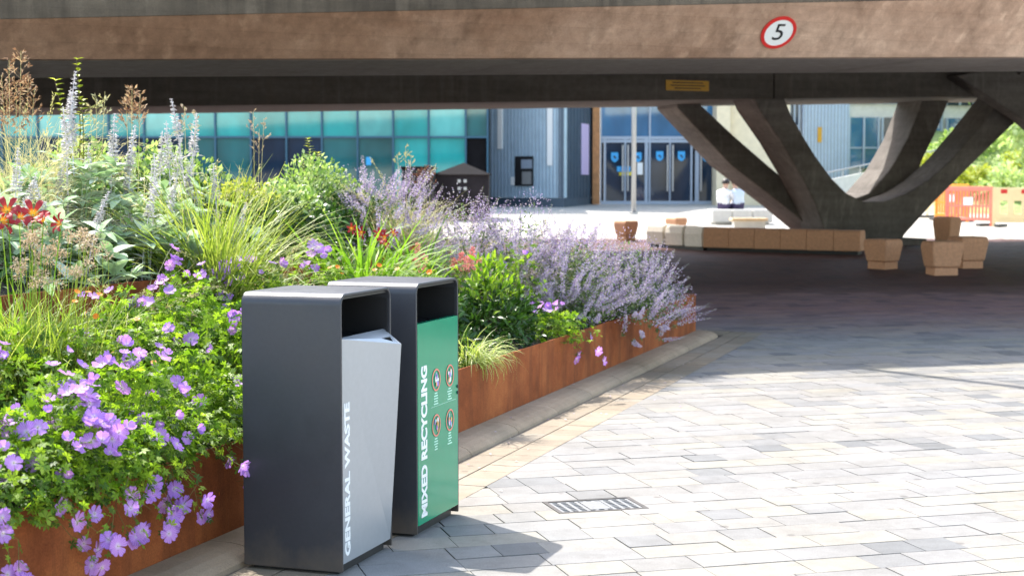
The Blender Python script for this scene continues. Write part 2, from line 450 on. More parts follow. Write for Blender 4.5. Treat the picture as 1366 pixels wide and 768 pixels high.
for nm, (sa, sb, na, nb) in {'soil': (-14, -.02, .014, TIER_N - .002), 'soil ': (-14, TIER_S - .002, TIER_N + .014, 6), 'soil  ': (TIER_S + .014, -.02, TIER_N + .0, 6)}.items():
    V = []; Q = []; ns_, nn_ = 40, 14
    for i in range(ns_ + 1):
        for j in range(nn_ + 1):
            s = sa + (sb - sa) * i / ns_; n = na + (nb - na) * j / nn_; pnt = bed(s, n)
            zz = soilz(s, n + (1e-6 if na > 1 else -1e-6)) + random.uniform(-.02, .02)
            V.append((*pnt, zz))
    for i in range(ns_):
        for j in range(nn_):
            a = i * (nn_ + 1) + j; Q.append((a, a + nn_ + 1, a + nn_ + 2, a + 1))
    tag(link('soil', np_mesh('soil', V, Q, M['soil'])), kind='structure')

# ------------------------------------------------------------------ bridge
U3 = np.array([.9426, .3338, 0]); V3 = np.array([-.3338, .9426, 0])
CL = .03
def bp(u, v, z): return U3 * u + V3 * v + np.array([0, 0, z + CL * u])
br = thing('concrete_bridge', bp(6.5, 22, 0.2), 'weathered brown concrete road bridge on a splayed pier, spanning above the paving', 'bridge')
def fl(u): return max(.12, min(1.05, .43 + .0335 * u))
US = [-26, -9, -3, .3, 6, 11.75, 18, 30]
def sect(u, fn): return [bp(u, v, z) for v, z in fn(fl(u))]
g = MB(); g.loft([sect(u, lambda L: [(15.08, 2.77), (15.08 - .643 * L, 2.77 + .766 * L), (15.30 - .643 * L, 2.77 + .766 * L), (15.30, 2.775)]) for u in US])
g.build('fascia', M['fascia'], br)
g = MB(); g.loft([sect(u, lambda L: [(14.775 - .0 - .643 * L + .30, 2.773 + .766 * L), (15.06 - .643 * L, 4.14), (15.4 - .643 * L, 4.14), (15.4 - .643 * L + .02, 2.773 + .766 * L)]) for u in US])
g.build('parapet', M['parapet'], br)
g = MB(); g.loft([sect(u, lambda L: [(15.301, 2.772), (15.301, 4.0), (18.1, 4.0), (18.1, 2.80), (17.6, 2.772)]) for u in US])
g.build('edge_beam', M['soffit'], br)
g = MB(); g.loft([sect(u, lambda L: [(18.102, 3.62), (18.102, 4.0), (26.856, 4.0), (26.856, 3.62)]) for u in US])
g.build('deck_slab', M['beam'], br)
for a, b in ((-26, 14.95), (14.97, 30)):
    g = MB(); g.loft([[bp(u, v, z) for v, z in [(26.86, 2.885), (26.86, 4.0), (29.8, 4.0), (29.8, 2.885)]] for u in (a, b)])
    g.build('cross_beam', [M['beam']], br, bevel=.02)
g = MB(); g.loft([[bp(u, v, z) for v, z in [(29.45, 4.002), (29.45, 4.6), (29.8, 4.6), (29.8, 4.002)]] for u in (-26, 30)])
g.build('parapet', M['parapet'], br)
def lean(px, py, a, b):      # picture ray meets the leaning plane v = a + b z
    d = ray(px, py); nrm = V3 - np.array([0, 0, b])
    c = np.array([0, 0, CAMZ]); t = (a - c @ nrm) / (d @ nrm); return c + d * t
def frame(parent, name, pts, v_top, v_bot, depth):
    b = (v_top - v_bot) / 2.9; a = v_bot - b * .4
    P = [lean(x, y, a, b) for x, y in pts]
    g = MB(); g.prism(P, V3 * depth); return g.build(name, M['pier'], parent, bevel=.03)
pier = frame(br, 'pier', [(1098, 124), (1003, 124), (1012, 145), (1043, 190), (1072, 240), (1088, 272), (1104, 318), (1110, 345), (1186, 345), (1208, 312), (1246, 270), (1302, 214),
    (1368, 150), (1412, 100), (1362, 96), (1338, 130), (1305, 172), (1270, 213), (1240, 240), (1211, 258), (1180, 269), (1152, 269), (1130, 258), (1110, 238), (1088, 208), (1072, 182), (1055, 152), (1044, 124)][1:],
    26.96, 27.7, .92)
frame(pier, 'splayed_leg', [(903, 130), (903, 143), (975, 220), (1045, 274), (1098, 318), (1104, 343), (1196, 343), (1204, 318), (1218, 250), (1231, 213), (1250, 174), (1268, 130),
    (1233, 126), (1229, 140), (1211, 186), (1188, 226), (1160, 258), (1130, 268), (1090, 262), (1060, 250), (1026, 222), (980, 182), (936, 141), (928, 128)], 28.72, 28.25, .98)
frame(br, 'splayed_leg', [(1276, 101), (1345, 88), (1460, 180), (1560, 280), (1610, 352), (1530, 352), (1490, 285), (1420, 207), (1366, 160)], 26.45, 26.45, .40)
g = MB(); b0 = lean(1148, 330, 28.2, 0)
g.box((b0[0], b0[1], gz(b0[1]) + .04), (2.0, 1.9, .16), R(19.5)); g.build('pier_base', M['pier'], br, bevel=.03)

# speed sign: round, on the tilted fascia
def text_mesh(body, size, ext=.001, shear=0, bold=0.0, align='CENTER'):
    cu = bpy.data.curves.new('t', 'FONT'); cu.body = body; cu.size = size; cu.extrude = ext; cu.shear = shear; cu.offset = bold
    cu.align_x = align; cu.align_y = 'CENTER'
    o = bpy.data.objects.new('t', cu); COL.objects.link(o)
    dg = bpy.context.evaluated_depsgraph_get(); me = bpy.data.meshes.new_from_object(o.evaluated_get(dg))
    bpy.data.objects.remove(o); return me
def basis(xa, ya):
    x = Vector([float(c) for c in xa]).normalized(); y = Vector([float(c) for c in ya]).normalized(); z = x.cross(y).normalized(); y = z.cross(x)
    return Matrix((x, y, z)).transposed()
def place_text(me, name, mat, parent, loc, xa, ya):
    me.materials.clear(); me.materials.append(mat)
    o = link(name, me, parent, loc); o.rotation_euler = basis(xa, ya).to_euler(); return o
# find the point of the fascia under pixel (1038, 43)
fn = np.cross(U3 + np.array([0, 0, CL]), -.643 * V3 + np.array([0, 0, .766])); fn = fn / np.linalg.norm(fn)
f0 = bp(6, 15.08, 2.77); dd = ray(1038, 43); c0 = np.array([0, 0, CAMZ])
SP = c0 + dd * ((f0 - c0) @ fn) / (dd @ fn)
if fn @ dd > 0: fn = -fn
fx = U3 + np.array([0, 0, CL]); fx = fx / np.linalg.norm(fx); fy = np.cross(fn, fx)
if fy[2] < 0: fy = -fy
SP = SP + fn * .004
sg = thing('speed_sign', SP, 'round white sign with red rim and black 5 on the bridge fascia', 'sign')
def disc(c, r, n, t, name, mat, parent, ri=None, seg=48):
    g = MB(); o = np.array(n) * t
    ring = [c + (fx * math.cos(2 * math.pi * i / seg) + fy * math.sin(2 * math.pi * i / seg)) * r for i in range(seg)]
    if ri is None: g.prism(ring, o)
    else:
        r2 = [c + (fx * math.cos(2 * math.pi * i / seg) + fy * math.sin(2 * math.pi * i / seg)) * ri for i in range(seg)]
        g.loft([[ring[i], ring[i] + o, r2[i] + o, r2[i]] for i in range(seg)], closed=True)
    return g.build(name, mat, parent)
SR = .205
disc(SP, SR * .84, fn, .012, 'face', M['white'], sg)
disc(SP, SR, fn, .016, 'rim', M['red'], sg, SR * .82)
place_text(text_mesh('5', .30, .001), 'digit', M['ink'], sg, SP + fn * .0145, fx, fy)
# yellow plate on the rear beam
bn = -V3
def beam_pt(px, py): d = ray(px, py); t = (26.86 - c0 @ V3) / (d @ V3); return c0 + d * t
P1 = beam_pt(888, 107); P2 = beam_pt(945, 122); yc = (P1 + P2) / 2 + bn * .012
yw = abs((P2 - P1) @ U3); yh = abs(P2[2] - P1[2])
M['amber'] = plain('amber plate', (.62, .33, .02), .5, 0, .12, 6)
ysg = thing('warning_sign', yc, 'amber rectangular plate with faint dark writing on the shaded rear beam', 'sign')
g = MB(); g.box(yc, (yw, .02, yh), R(19.5)); g.build('plate', M['amber'], ysg)
g = MB()
for k, ww in enumerate((.72, .8, .6)):
    g.box(yc + bn * .0125 + np.array([0, 0, yh * (.27 - .27 * k)]), (yw * ww, .003, yh * .10), R(19.5))
g.build('lettering', M['ink'], ysg)
# lamp post standing on the bridge (out of frame; its shadow crosses the paving)
lp0 = np.array([1.05, 16.3, 4.1 + .2])
lp = thing('street_lamp', lp0, 'unseen slim grey lamp post standing on the bridge deck behind the parapet', 'street lamp')
g = MB(); g.tube([lp0, lp0 + [0, 0, 4], lp0 + [0, 0, 8]], [.07, .055, .04], 10); g.build('pole', M['galv'], lp, True)
g = MB(); g.tube([lp0 + [0, 0, 7.9], lp0 + [.2, .5, 8.1], lp0 + [.5, 1.2, 8.15]], .03, 8); g.build('arm', M['galv'], lp, True)
g = MB(); g.box(lp0 + [.6, 1.5, 8.15], (.25, .6, .1), R(-20)); g.build('lamp_head', M['galv'], lp, bevel=.02)

# ------------------------------------------------------------------ drain grate
zc = .0
gr = thing('drain_grate', (*GC, 0), 'pale slotted metal drain grate set flush in the paving', 'drain cover')
ANG = math.atan2(GA[1], GA[0])
def gpnt(a, b, z): q = GC + GA * a + GB * b; return (q[0], q[1], z)
g = MB(); fwid = .022
g.box(gpnt(0, GH / 2 - fwid / 2 - .003, -.006), (GW - .006, fwid, .016), ANG); g.box(gpnt(0, -GH / 2 + fwid / 2 + .003, -.006), (GW - .006, fwid, .016), ANG)
for sx in (-1, 1): g.box(gpnt(sx * (GW / 2 - fwid / 2 - .003), 0, -.006), (fwid, GH - .052, .016), ANG)
g.build('frame', plain('dark iron rim', (.06, .055, .052), .7, .1, .3, 40), gr)
g = MB(); g.box(gpnt(0, 0, -.0105), (GW - .05, GH - .05, .001), ANG); g.build('pit', M['black'], gr)
g = MB(); ncol = 9; nrow = 7
iw, ih = GW - .066, GH - .066
for i in range(ncol + 1): g.box(gpnt(-iw / 2 + iw * i / ncol, 0, -.0055), (.017, ih, .009), ANG)
for i in range(ncol):
    if i in (3, 4, 5):
        if i == 4: g.box(gpnt(0, 0, -.0045), (iw / 3 - .03, ih * .8, .009), ANG)
    for j in range(nrow + 1): g.box(gpnt(-iw / 2 + iw * (i + .5) / ncol, -ih / 2 + ih * j / nrow, -.006), (iw / ncol - .017, .010, .008), ANG)
g.build('grille', M['iron'], gr)

# ------------------------------------------------------------------ bins
def make_bin(corner, wdt, dep, hgt, label, kind):
    D3 = np.array([*D2, 0]); N3 = np.array([*N2, 0]); Z = np.array([0, 0, 1.0])
    C0 = np.array([corner[0], corner[1], 0.0])
    P = lambda a, b, z: C0 + D3 * a + N3 * b + Z * z        # a along the front, b inward from the front
    root = thing('litter_bin', P(wdt / 2, dep / 2, 0), label, 'litter bin')
    g = MB(); a0 = .03
    g.prism([P(a0, .03, 0), P(wdt - a0, .03, 0), P(wdt - a0, dep - .03, 0), P(a0, dep - .03, 0)], Z * .05); g.build('plinth', M['black'], root)
    # outer sleeve, open to the front, rounded top corners
    t = .012; rad = .05; out = []; inn = []
    zb = .014
    arc = lambda cx, cz, r, s0, s1: [(cx + r * math.cos(R(s0 + (s1 - s0) * i / 8)), cz + r * math.sin(R(s0 + (s1 - s0) * i / 8))) for i in range(9)]
    out = [(0, zb)] + arc(rad, hgt - rad, rad, 180, 90) + arc(wdt - rad, hgt - rad, rad, 90, 0) + [(wdt, zb)]
    inn = [(t, zb)] + arc(rad, hgt - rad, rad - t, 180, 90) + arc(wdt - rad, hgt - rad, rad - t, 90, 0) + [(wdt - t, zb)]
    poly = out + inn[::-1]
    g = MB(); n = len(out)
    def ringpts(b): return [P(a, b, z) for a, z in out], [P(a, b, z) for a, z in inn]
    o0, i0 = ringpts(0); o1, i1 = ringpts(dep)
    vs = o0 + i0 + o1 + i1; fs = []
    for i in range(n - 1):
        fs += [(i, i + 1, 2 * n + i + 1, 2 * n + i), (n + i, n + i + 1, 3 * n + i + 1, 3 * n + i), (i, i + 1, n + i + 1, n + i), (2 * n + i, 2 * n + i + 1, 3 * n + i + 1, 3 * n + i)]
    fs += [(0, n, 3 * n, 2 * n), (n - 1, 2 * n - 1, 4 * n - 1, 3 * n - 1)]
    g.add(vs, fs)
    o = g.build('shell', M['shell'], root, smooth=True)
    md = o.modifiers.new('edge', 'BEVEL'); md.width = .003; md.segments = 2; md.limit_method = 'ANGLE'; md.angle_limit = R(50)
    o.data.set_sharp_from_angle(angle=R(35))
    zt = hgt - .185                                           # door top
    g = MB(); q = t + .002
    g.prism([P(q, dep - .014, zb), P(wdt - q, dep - .014, zb), P(wdt - q, dep - .002, zb), P(q, dep - .002, zb)], Z * (hgt - t - .006 - zb)); g.build('back_panel', M['black'], root)
    g = MB()
    g.prism([P(q, .10, zt - .03), P(wdt - q, .10, zt - .03), P(wdt - q, dep - .016, zt + .0), P(q, dep - .016, zt + .0)], Z * -.02)
    g.prism([P(q, .012, hgt - .024), P(wdt - q, .012, hgt - .024), P(wdt - q, dep - .016, hgt - .024), P(q, dep - .016, hgt - .024)], Z * .009)
    for aa in (q, wdt - q - .004): g.prism([P(aa, .012, zt - .02), P(aa + .004, .012, zt - .02), P(aa + .004, dep - .016, zt - .02), P(aa, dep - .016, zt - .02)], Z * (hgt - rad - .0 - zt + .02))
    g.build('opening', M['black'], root)
    if kind == 'general':
        A = P(.013, .004, zt); B = P(wdt - .013, -.0, zt + .006); Cc = P(wdt - .010, -.052, zt - .066); E = P(.013, .004, .045); Ff = P(wdt - .013, .004, .045); Bb = P(wdt - .013, .02, zt + .0)
        back = [P(.013, .03, zt), P(wdt - .013, .03, zt), P(wdt - .013, .03, .045), P(.013, .03, .045)]
        g = MB(); g.add([A, Cc, Ff, E, *back], [(0, 3, 2), (0, 2, 1), (4, 5, 6, 7), (3, 7, 6, 2), (0, 4, 7, 3)])
        # right side closing plate and top hood with a cut-out
        hole = [A * .30 + B * .25 + Cc * .45, A * .12 + B * .40 + Cc * .48, A * .12 + B * .12 + Cc * .76]
        g.add([Cc, Ff, back[2], back[1]], [(0, 1, 2, 3)])
        h0, h1, h2 = hole
        g.add([A, back[0], back[1], Cc, h0, h1, h2], [(0, 1, 4), (1, 2, 5), (1, 5, 4), (2, 3, 6), (2, 6, 5), (3, 0, 4), (3, 4, 6)])
        door = g.build('door', M['silver'], root)
        g = MB(); dz = np.array([0, 0, -.02]); g.add([h + dz for h in hole], [(0, 1, 2)]); g.build('stub_slot', M['black'], door)
        me = text_mesh('GENERAL WASTE', .072, .0006, 0, .0030, 'LEFT')
        xs = [v.co.x for v in me.vertices]; k = .64 / (max(xs) - min(xs))
        for v in me.vertices: v.co.x *= k; v.co.y *= .92
        place_text(me, 'lettering', M['white'], root, P(.062, .0028, .072), Z, -D3)
    else:
        g = MB(); g.prism([P(.014, -.002, .05), P(wdt - .014, -.002, .05), P(wdt - .014, -.002, zt), P(.014, -.002, zt)], N3 * .03)
        g.build('door', M['green'], root, bevel=.003)
        me = text_mesh('MIXED RECYCLING', .092, .0006, 0, .0042, 'LEFT')
        xs = [v.co.x for v in me.vertices]; k = .70 / (max(xs) - min(xs))
        for v in me.vertices: v.co.x *= k
        place_text(me, 'lettering', M['white'], root, P(.088, -.0032, .08), Z, -D3)
        M['coral'] = plain('coral print', (.75, .22, .16), .5); M['pinkp'] = plain('pale print', (.62, .60, .62), .5, 0, .5, 60); M['mint'] = plain('mint print', (.45, .75, .60), .5)
        M['violetp'] = plain('violet print', (.30, .16, .55), .5, 0, .5, 50); M['tealp'] = plain('light blue print', (.30, .55, .60), .5); M['orangep'] = plain('orange print', (.75, .38, .12), .5)
        for ia, a in enumerate((.235, .415)):
            for iz, z in enumerate((.70, .485)):
                r = .053; c = P(a, -.0042, z); seg = 24
                g = MB(); mk = lambda rr, e: [c + (D3 * math.cos(2 * math.pi * i / seg) + Z * math.sin(2 * math.pi * i / seg)) * rr - N3 * e for i in range(seg)]
                r0, r1, r2, r3 = mk(r, 0), mk(r, .001), mk(r * .86, .001), mk(r * .86, 0)
                g.loft([[r0[i], r1[i], r2[i], r3[i]] for i in range(seg)], closed=True)
                ic = g.build('icon', M['coral'], root)
                random.seed(ia * 3 + iz)
                g = MB(); kinds = ['violetp', 'pinkp', 'tealp', 'orangep', 'white']
                for q in range(11):
                    cc = c + D3 * random.uniform(-.02, .02) + Z * random.uniform(-.024, .024) - N3 * (.0003 * q)
                    w_, h_ = random.uniform(.006, .012), random.uniform(.008, .017); sg_ = 6
                    g.prism([cc + D3 * w_ * math.cos(i * 2 * math.pi / sg_ + .4) + Z * h_ * math.sin(i * 2 * math.pi / sg_ + .4) for i in range(sg_)], -N3 * .0002, random.randrange(5))
                g.build('picture', [M[k_] for k_ in kinds], ic)
                g = MB()
                for q in range(5):
                    ww = random.uniform(.03, .062); zz = z - .066 - .0125 * q
                    if q == 0: ww = .034
                    g.prism([P(a - ww / 2, -.0025, zz), P(a + ww / 2, -.0025, zz), P(a + ww / 2, -.0025, zz + .006), P(a - ww / 2, -.0025, zz + .006)], -N3 * .0006)
                g.build('caption', M['mint'], ic)
        g = MB(); g.prism([P(.17, -.0025, .575), P(wdt - .05, -.0025, .575), P(wdt - .05, -.0025, .5765), P(.17, -.0025, .5765)], -N3 * .0005); g.build('divider', M['mint'], root)
        for z in (.635, .605):
            g = MB(); c = P(wdt - .026, -.003, z)
            g.prism([c + (D3 * math.cos(i * math.pi / 6) + Z * math.sin(i * math.pi / 6)) * .008 for i in range(12)], -N3 * .004); g.build('lock', M['black'], root)
    return root
B1 = ground(457, 768); B2 = ground(556.5, 717)
make_bin(B1[:2], .525, .455, 1.165, 'charcoal litter bin with a folded silver door lettered GENERAL WASTE', 'general')
make_bin(B2[:2], .545, .45, 1.165, 'charcoal litter bin with a flat green door lettered MIXED RECYCLING', 'mixed')
random.seed(11)
# ==BG==
# ------------------------------------------------------------------ far side of the plaza
M['bluemetal'] = plain('blue grey zinc cladding', (.42, .54, .62), .45, .15, .10, 3)
M['palemetal'] = plain('pale blue metal cladding', (.50, .62, .76), .45, .1, .08, 3)
M['darkmetal'] = plain('dark blue grey cladding', (.07, .10, .135), .5, .2, .1, 3)
M['alu'] = plain('blue grey aluminium frame', (.32, .38, .47), .4, .2, .05)
M['wood'] = plain('orange brown timber', (.38, .17, .06), .6, 0, .25, 6)
M['lilac'] = plain('lilac strip', (.55, .45, .68), .5, 0, .03)
M['pale'] = plain('pale concrete', (.62, .60, .56), .8, 0, .08, 6)
M['cream'] = plain('cream stone cladding', (.70, .60, .42), .8, 0, .08, 4)
M['shield'] = plain('bright blue vinyl', (.03, .36, .75), .4, 0, .03)
def glass(name, c, r=.06, spec=1.0, var=.25):
    m, nt, p = newmat(name)
    n = noise(nt, .8, 3, coord(nt, (1, 1, .5)))
    nt.links.new(ramp(nt, n, [(.35, tuple(x * (1 - var) for x in c)), (.65, tuple(x * (1 + var) for x in c))]), p.inputs['Base Color'])
    p.inputs['Roughness'].default_value = r; p.inputs['Specular IOR Level'].default_value = spec
    return m
M['teal'] = glass('teal glass', (.015, .30, .29)); M['tealpale'] = glass('pale teal glass', (.10, .42, .40)); M['tealdark'] = glass('dark teal glass', (.01, .11, .12))
M['darkglass'] = glass('dark blue glass', (.012, .03, .06), .05, .5); M['blueglass'] = glass('blue glass', (.03, .14, .28), .05)
M['brown'] = plain('brown stone block', (.54, .285, .165), .85, 0, .14, 25, .3)
M['buff'] = plain('brown stone block in painted sunlight', (.66, .60, .52), .85, 0, .1, 25, .3)  # paler copy of the brown bench stone, sunlight painted into its colour
M['dark'] = plain('near black cladding', (.010, .009, .010), .95, 0, .2, 4, 0, .1)
def wallbox(px0, px1, Y, z0, z1, th, name, mat, parent):
    a = (px0 - CX) / F * Y; b = (px1 - CX) / F * Y
    g = MB(); g.span((a, Y, z0), (b, Y + th, z1)); return g.build(name, mat, parent)
# glass fronted building
YA = 50.0; gA = gz(YA) - .1
bA = thing('glass_building', gp(450, YA + 4), 'long building with a teal glass front, left of the blue metal block', 'building')
wallbox(-140, 652, YA + .22, gA, 8, 7, 'wall', M['dark'], bA)
mul = [289 + 47.2 * (i - 9) for i in range(0, 17)]
mul[-1] = 621.5; mul.append(650.5)
zT = at(300, 183, YA)[2]; zT2 = at(300, 116, YA)[2]
g = MB()
for x in mul: X = (x - CX) / F * YA; g.span((X - .028, YA - .06, gA), (X + .028, YA + .2, 8))
for z in (zT, zT2, zT2 + 1.6): g.span(((mul[0] - CX) / F * YA, YA - .05, z - .03), ((mul[-1] - CX) / F * YA, YA + .19, z + .03))
g.build('mullion_grid', plain('dark blue mullion', (.03, .10, .16), .4, .2, .05), bA)
random.seed(5)
for i in range(len(mul) - 1):
    X0 = (mul[i] - CX) / F * YA + .036; X1 = (mul[i + 1] - CX) / F * YA - .036
    for j, (z0, z1) in enumerate(((gA, zT - .031), (zT + .031, zT2 - .031), (zT2 + .031, zT2 + 1.57), (zT2 + 1.63, 8))):
        mat = M['teal']
        if j == 1: mat = random.choice([M['teal'], M['tealpale'], M['teal']])
        if j == 0: mat = random.choice([M['darkglass'], M['tealdark'], M['tealdark']]) if mul[i] < 520 else M['teal']
        if j == 0 and mul[i] > 610: mat = M['dark']
        if j == 1 and mul[i] > 610: mat = M['tealdark']
        g = MB(); g.span((X0, YA + .05, z0), (X1, YA + .10, z1)); g.build('window', mat, bA)
        if j == 0 and mul[i] < 520:        # a pale band of blinds behind the lower panes
            pass
sc_ = at(492, 215, YA); g = MB(); g.span((sc_[0] - .08, YA - .10, sc_[2] - .13), (sc_[0] + .08, YA - .065, sc_[2] + .13)); tag(g.build('door_notice', M['shield']), 'small bright blue panel on the glazed front, left of the black cabinet', 'sign')
# dark kiosk in front of it
YK = 42.0
kk = thing('kiosk', gp(605, YK + 1), 'low dark kiosk with a shallow pyramid roof in front of the teal glass', 'kiosk')
x0, x1 = (581 - CX) / F * YK, (652 - CX) / F * YK; zk = at(600, 233, YK)[2]
g = MB(); g.span((x0, YK, gz(YK) - .05), (x1, YK + 2.2, zk)); g.build('wall', plain('dark brown panel', (.022, .017, .019), .7, 0, .25, 3, 0, .2), kk)
xm = (605 - CX) / F * YK
g = MB(); b = [(x0 - .08, YK - .08, zk + .002), (x1 + .08, YK - .08, zk + .002), (x1 + .08, YK + 2.3, zk + .002), (x0 - .08, YK + 2.3, zk + .002)]
g.add(b + [(xm + .25, YK + 1.0, zk + .34)], [(3, 2, 1, 0), (0, 1, 4), (1, 2, 4), (2, 3, 4), (3, 0, 4)]); g.build('roof', M['dark'], kk)
for ix in range(2):
    for iz in range(2):
        c = at(612.5 + 8 * ix, 241.5 + 10 * iz, YK); g = MB(); g.box((c[0], YK - .006, c[2]), (.08, .012, .08)); g.build('vent', M['pale'], kk)
YK2 = 41.2
cb = thing('equipment_cabinet', gp(558, YK2), 'black cabinet beside the dark kiosk, behind the catmint', 'cabinet')
x0, x1 = (536 - CX) / F * YK2, (579 - CX) / F * YK2
g = MB(); g.span((x0, YK2, gz(YK2) - .05), (x1, YK2 + 1, at(550, 226, YK2)[2])); g.build('body', M['black'], cb, bevel=.03)
g = MB(); g.span((x0 - .03, YK2 - .03, at(550, 226, YK2)[2] + .002), (x1 + .03, YK2 + 1.03, at(550, 222, YK2)[2])); g.build('lid', M['dark'], cb, bevel=.02)
# blue grey metal block with the entrance
bB = thing('metal_building', gp(720, 55), 'blue grey metal clad block with a cash machine and glazed entrance doors', 'building')
qa, qb, qc = gp(652.5, 52.6)[:2], gp(752, 51)[:2], gp(790, 53.8)[:2]; zb = gz(51) - .15
zpl = at(700, 264, 51)[2]
def off(a, b, d): t = (b - a) / np.linalg.norm(b - a); return np.array([t[1], -t[0]]) * d
oB1 = off(qa, qb, .05); oB2 = off(qb, qc, .05)
def slab(a, b, o, z0, z1): g = MB(); g.prism([(*a, z0), (*b, z0), (*(b - o * 4), z0), (*(a - o * 4), z0)], (0, 0, z1 - z0)); return g
slab(qa, qb, oB1, zpl, 8.5).build('cladding', M['bluemetal'], bB)
slab(qb, qc, oB2, zpl, 8.5).build('dark_cladding', M['darkmetal'], bB)
g = MB(); g.prism([(*(qa + oB1 * .3), zb), (*(qb + oB1 * .3), zb), (*(qc + oB2 * .3), zb), (*(qc + [0, 3]), zb), (*(qa + [0, 3]), zb)], (0, 0, zpl - zb - .003)); g.build('plinth', M['darkmetal'], bB)
g = MB()
for i in range(1, 22):       # standing seams
    c = qa + (qb - qa) * (i / 22); zz = zpl + .01
    g.prism([(*(c - (qb - qa) * .0015), zz), (*(c + (qb - qa) * .0015), zz), (*(c + (qb - qa) * .0015 + oB1 * .8), zz), (*(c - (qb - qa) * .0015 + oB1 * .8), zz)], (0, 0, 7))
g.build('seams', M['alu'], bB)
g = MB()
for i in range(1, 9):
    c = qb + (qc - qb) * (i / 9); zz = zpl + .01
    g.prism([(*(c - (qc - qb) * .003), zz), (*(c + (qc - qb) * .003), zz), (*(c + (qc - qb) * .003 + oB2 * .6), zz), (*(c - (qc - qb) * .003 + oB2 * .6), zz)], (0, 0, 7))
g.build('seams', M['darkmetal'], bB)
def onwall(px, py, a, b):
    d = ray(px, py); n = np.array([*off(a, b, 1.0), 0]); o = np.array([*a, 0]); c = np.array([0, 0, CAMZ]); return c + d * (((o - c) @ n) / (d @ n)), n
def wallpatch(px0, py0, px1, py1, a, b, th, name, mat, parent, gap=.012):
    p, n = onwall(px0, py1, a, b); q, n = onwall(px1, py0, a, b)
    g = MB(); g.prism([(p[0], p[1], p[2]), (q[0], q[1], p[2]), (q[0], q[1], q[2]), (p[0], p[1], q[2])], n * th)
    for i, v_ in enumerate(g.v): g.v[i] = tuple(np.array(v_) + n * gap)
    return g.build(name, mat, parent)
wallpatch(665, 100, 671, 199, qa, qb, .05, 'light_strip', M['white'], bB)
wallpatch(731, 100, 738, 221, qa, qb, .05, 'light_strip', M['white'], bB)
wallpatch(774, 166, 783.5, 233, qb, qc, .05, 'light_strip', M['lilac'], bB)
atm = wallpatch(688, 208.5, 712, 248, qa, qb, .05, 'cash_machine', M['black'], bB)
wallpatch(697, 213, 711, 225, qa, qb, .02, 'screen', M['alu'], atm, .064)
wallpatch(698, 229, 710, 246, qa, qb, .02, 'panel', M['galv'], atm, .064)
wallpatch(682.5, 236, 687, 247, qa, qb, .05, 'card_reader', M['white'], bB)
YD = 53.8
zt_ = at(800, 184, YD)[2]; zg = gz(YD) - .05
wallbox(790.3, 799.5, YD - .35, zg, 8.4, .3, 'timber_column', M['wood'], bB)
wallbox(799.7, 955, YD + .35, zg, 8.4, 6, 'lobby', M['dark'], bB)
def Xp(px): return (px - CX) / F * YD
g = MB()
for px, wd in ((801, .05), (806.5, .07), (833.5, .06), (861.5, .11), (866, .06), (893, .05), (921.5, .07), (929, .14), (953, .08)):
    g.span((Xp(px) - wd / 2, YD - .05, zg), (Xp(px) + wd / 2, YD + .08, 8 if px in (801, 866, 953) else zt_))
for z in (zt_, at(800, 188.5, YD)[2]): g.span((Xp(801), YD - .045, z - .05), (Xp(953), YD + .075, z + .05))
g.span((Xp(801), YD - .045, zg), (Xp(953), YD + .075, zg + .16))
g.build('door_frame', M['alu'], bB)
wallbox(801.5, 952.5, YD + .02, zt_ + .052, 8, .03, 'fanlight', M['blueglass'], bB)
def shield(px, py, parent, sc=1.0):
    c = at(px, py, YD - .02); w_, h_ = .125 * sc, .17 * sc
    g = MB(); g.prism([(c[0] - w_, c[1], c[2] + h_), (c[0] + w_, c[1], c[2] + h_), (c[0] + w_, c[1], c[2] - h_ * .35), (c[0] + w_ * .6, c[1], c[2] - h_ * .8), (c[0], c[1], c[2] - h_), (c[0] - w_ * .6, c[1], c[2] - h_ * .8), (c[0] - w_, c[1], c[2] - h_ * .35)], (0, .012, 0))
    o = g.build('shield_emblem', M['shield'], parent)
    g = MB(); g.box((c[0] - .01, c[1] - .008, c[2] + .02), (.07, .01, .06)); g.box((c[0] + .03, c[1] - .008, c[2] - .03), (.05, .01, .05)); g.build('emblem_mark', M['ink'], o)
for (a, b, sx, sy) in ((808, 832, 820, 210), (835, 860, 851, 210), (868, 891.5, 880, 208.5), (894.5, 920, 909, 208.5), (932, 951.5, 942, 209.5)):
    d = wallbox(a, b, YD + .02, zg + .17, zt_ - .18, .03, 'door', M['darkglass'], bB)
    shield(sx, sy, d)
    hx = b - 2 if a in (808, 868) else a + 2
    g = MB(); g.span((Xp(hx) - .025, YD - .12, zg + .5), (Xp(hx) + .025, YD - .06, zt_ - .25)); g.build('handle', M['galv'], d)
def poster(px0, py0, px1, py1, mat, label, name='poster'):
    a, b = at(px0, py1, YD - .03), at(px1, py0, YD - .03); g = MB(); g.span((a[0], a[1], a[2]), (b[0], b[1] + .01, b[2]))
    tag(g.build(name, mat), label, name)
poster(823, 222, 841, 229, M['shield'], 'small blue notice stuck above the yellow one on the entrance door')
poster(826, 229.5, 843, 234, plain('yellow print', (.75, .62, .03), .5), 'small yellow notice under the blue one on the entrance door')
poster(850, 217, 857.5, 233, M['white'], 'white paper notice on the entrance door beside the pole')
# cream stone wall right of the entrance
cw = thing('stone_wall', gp(966, 52.5), 'tall cream stone wall immediately right of the entrance doors', 'wall')
YW = 52.5
wallbox(955, 973, YW, gz(YW) - .1, 8, 1.2, 'pier', M['cream'], cw); wallbox(973.2, 1052, YW + .3, gz(YW) - .1, 8, .8, 'panel', M['cream'], cw)
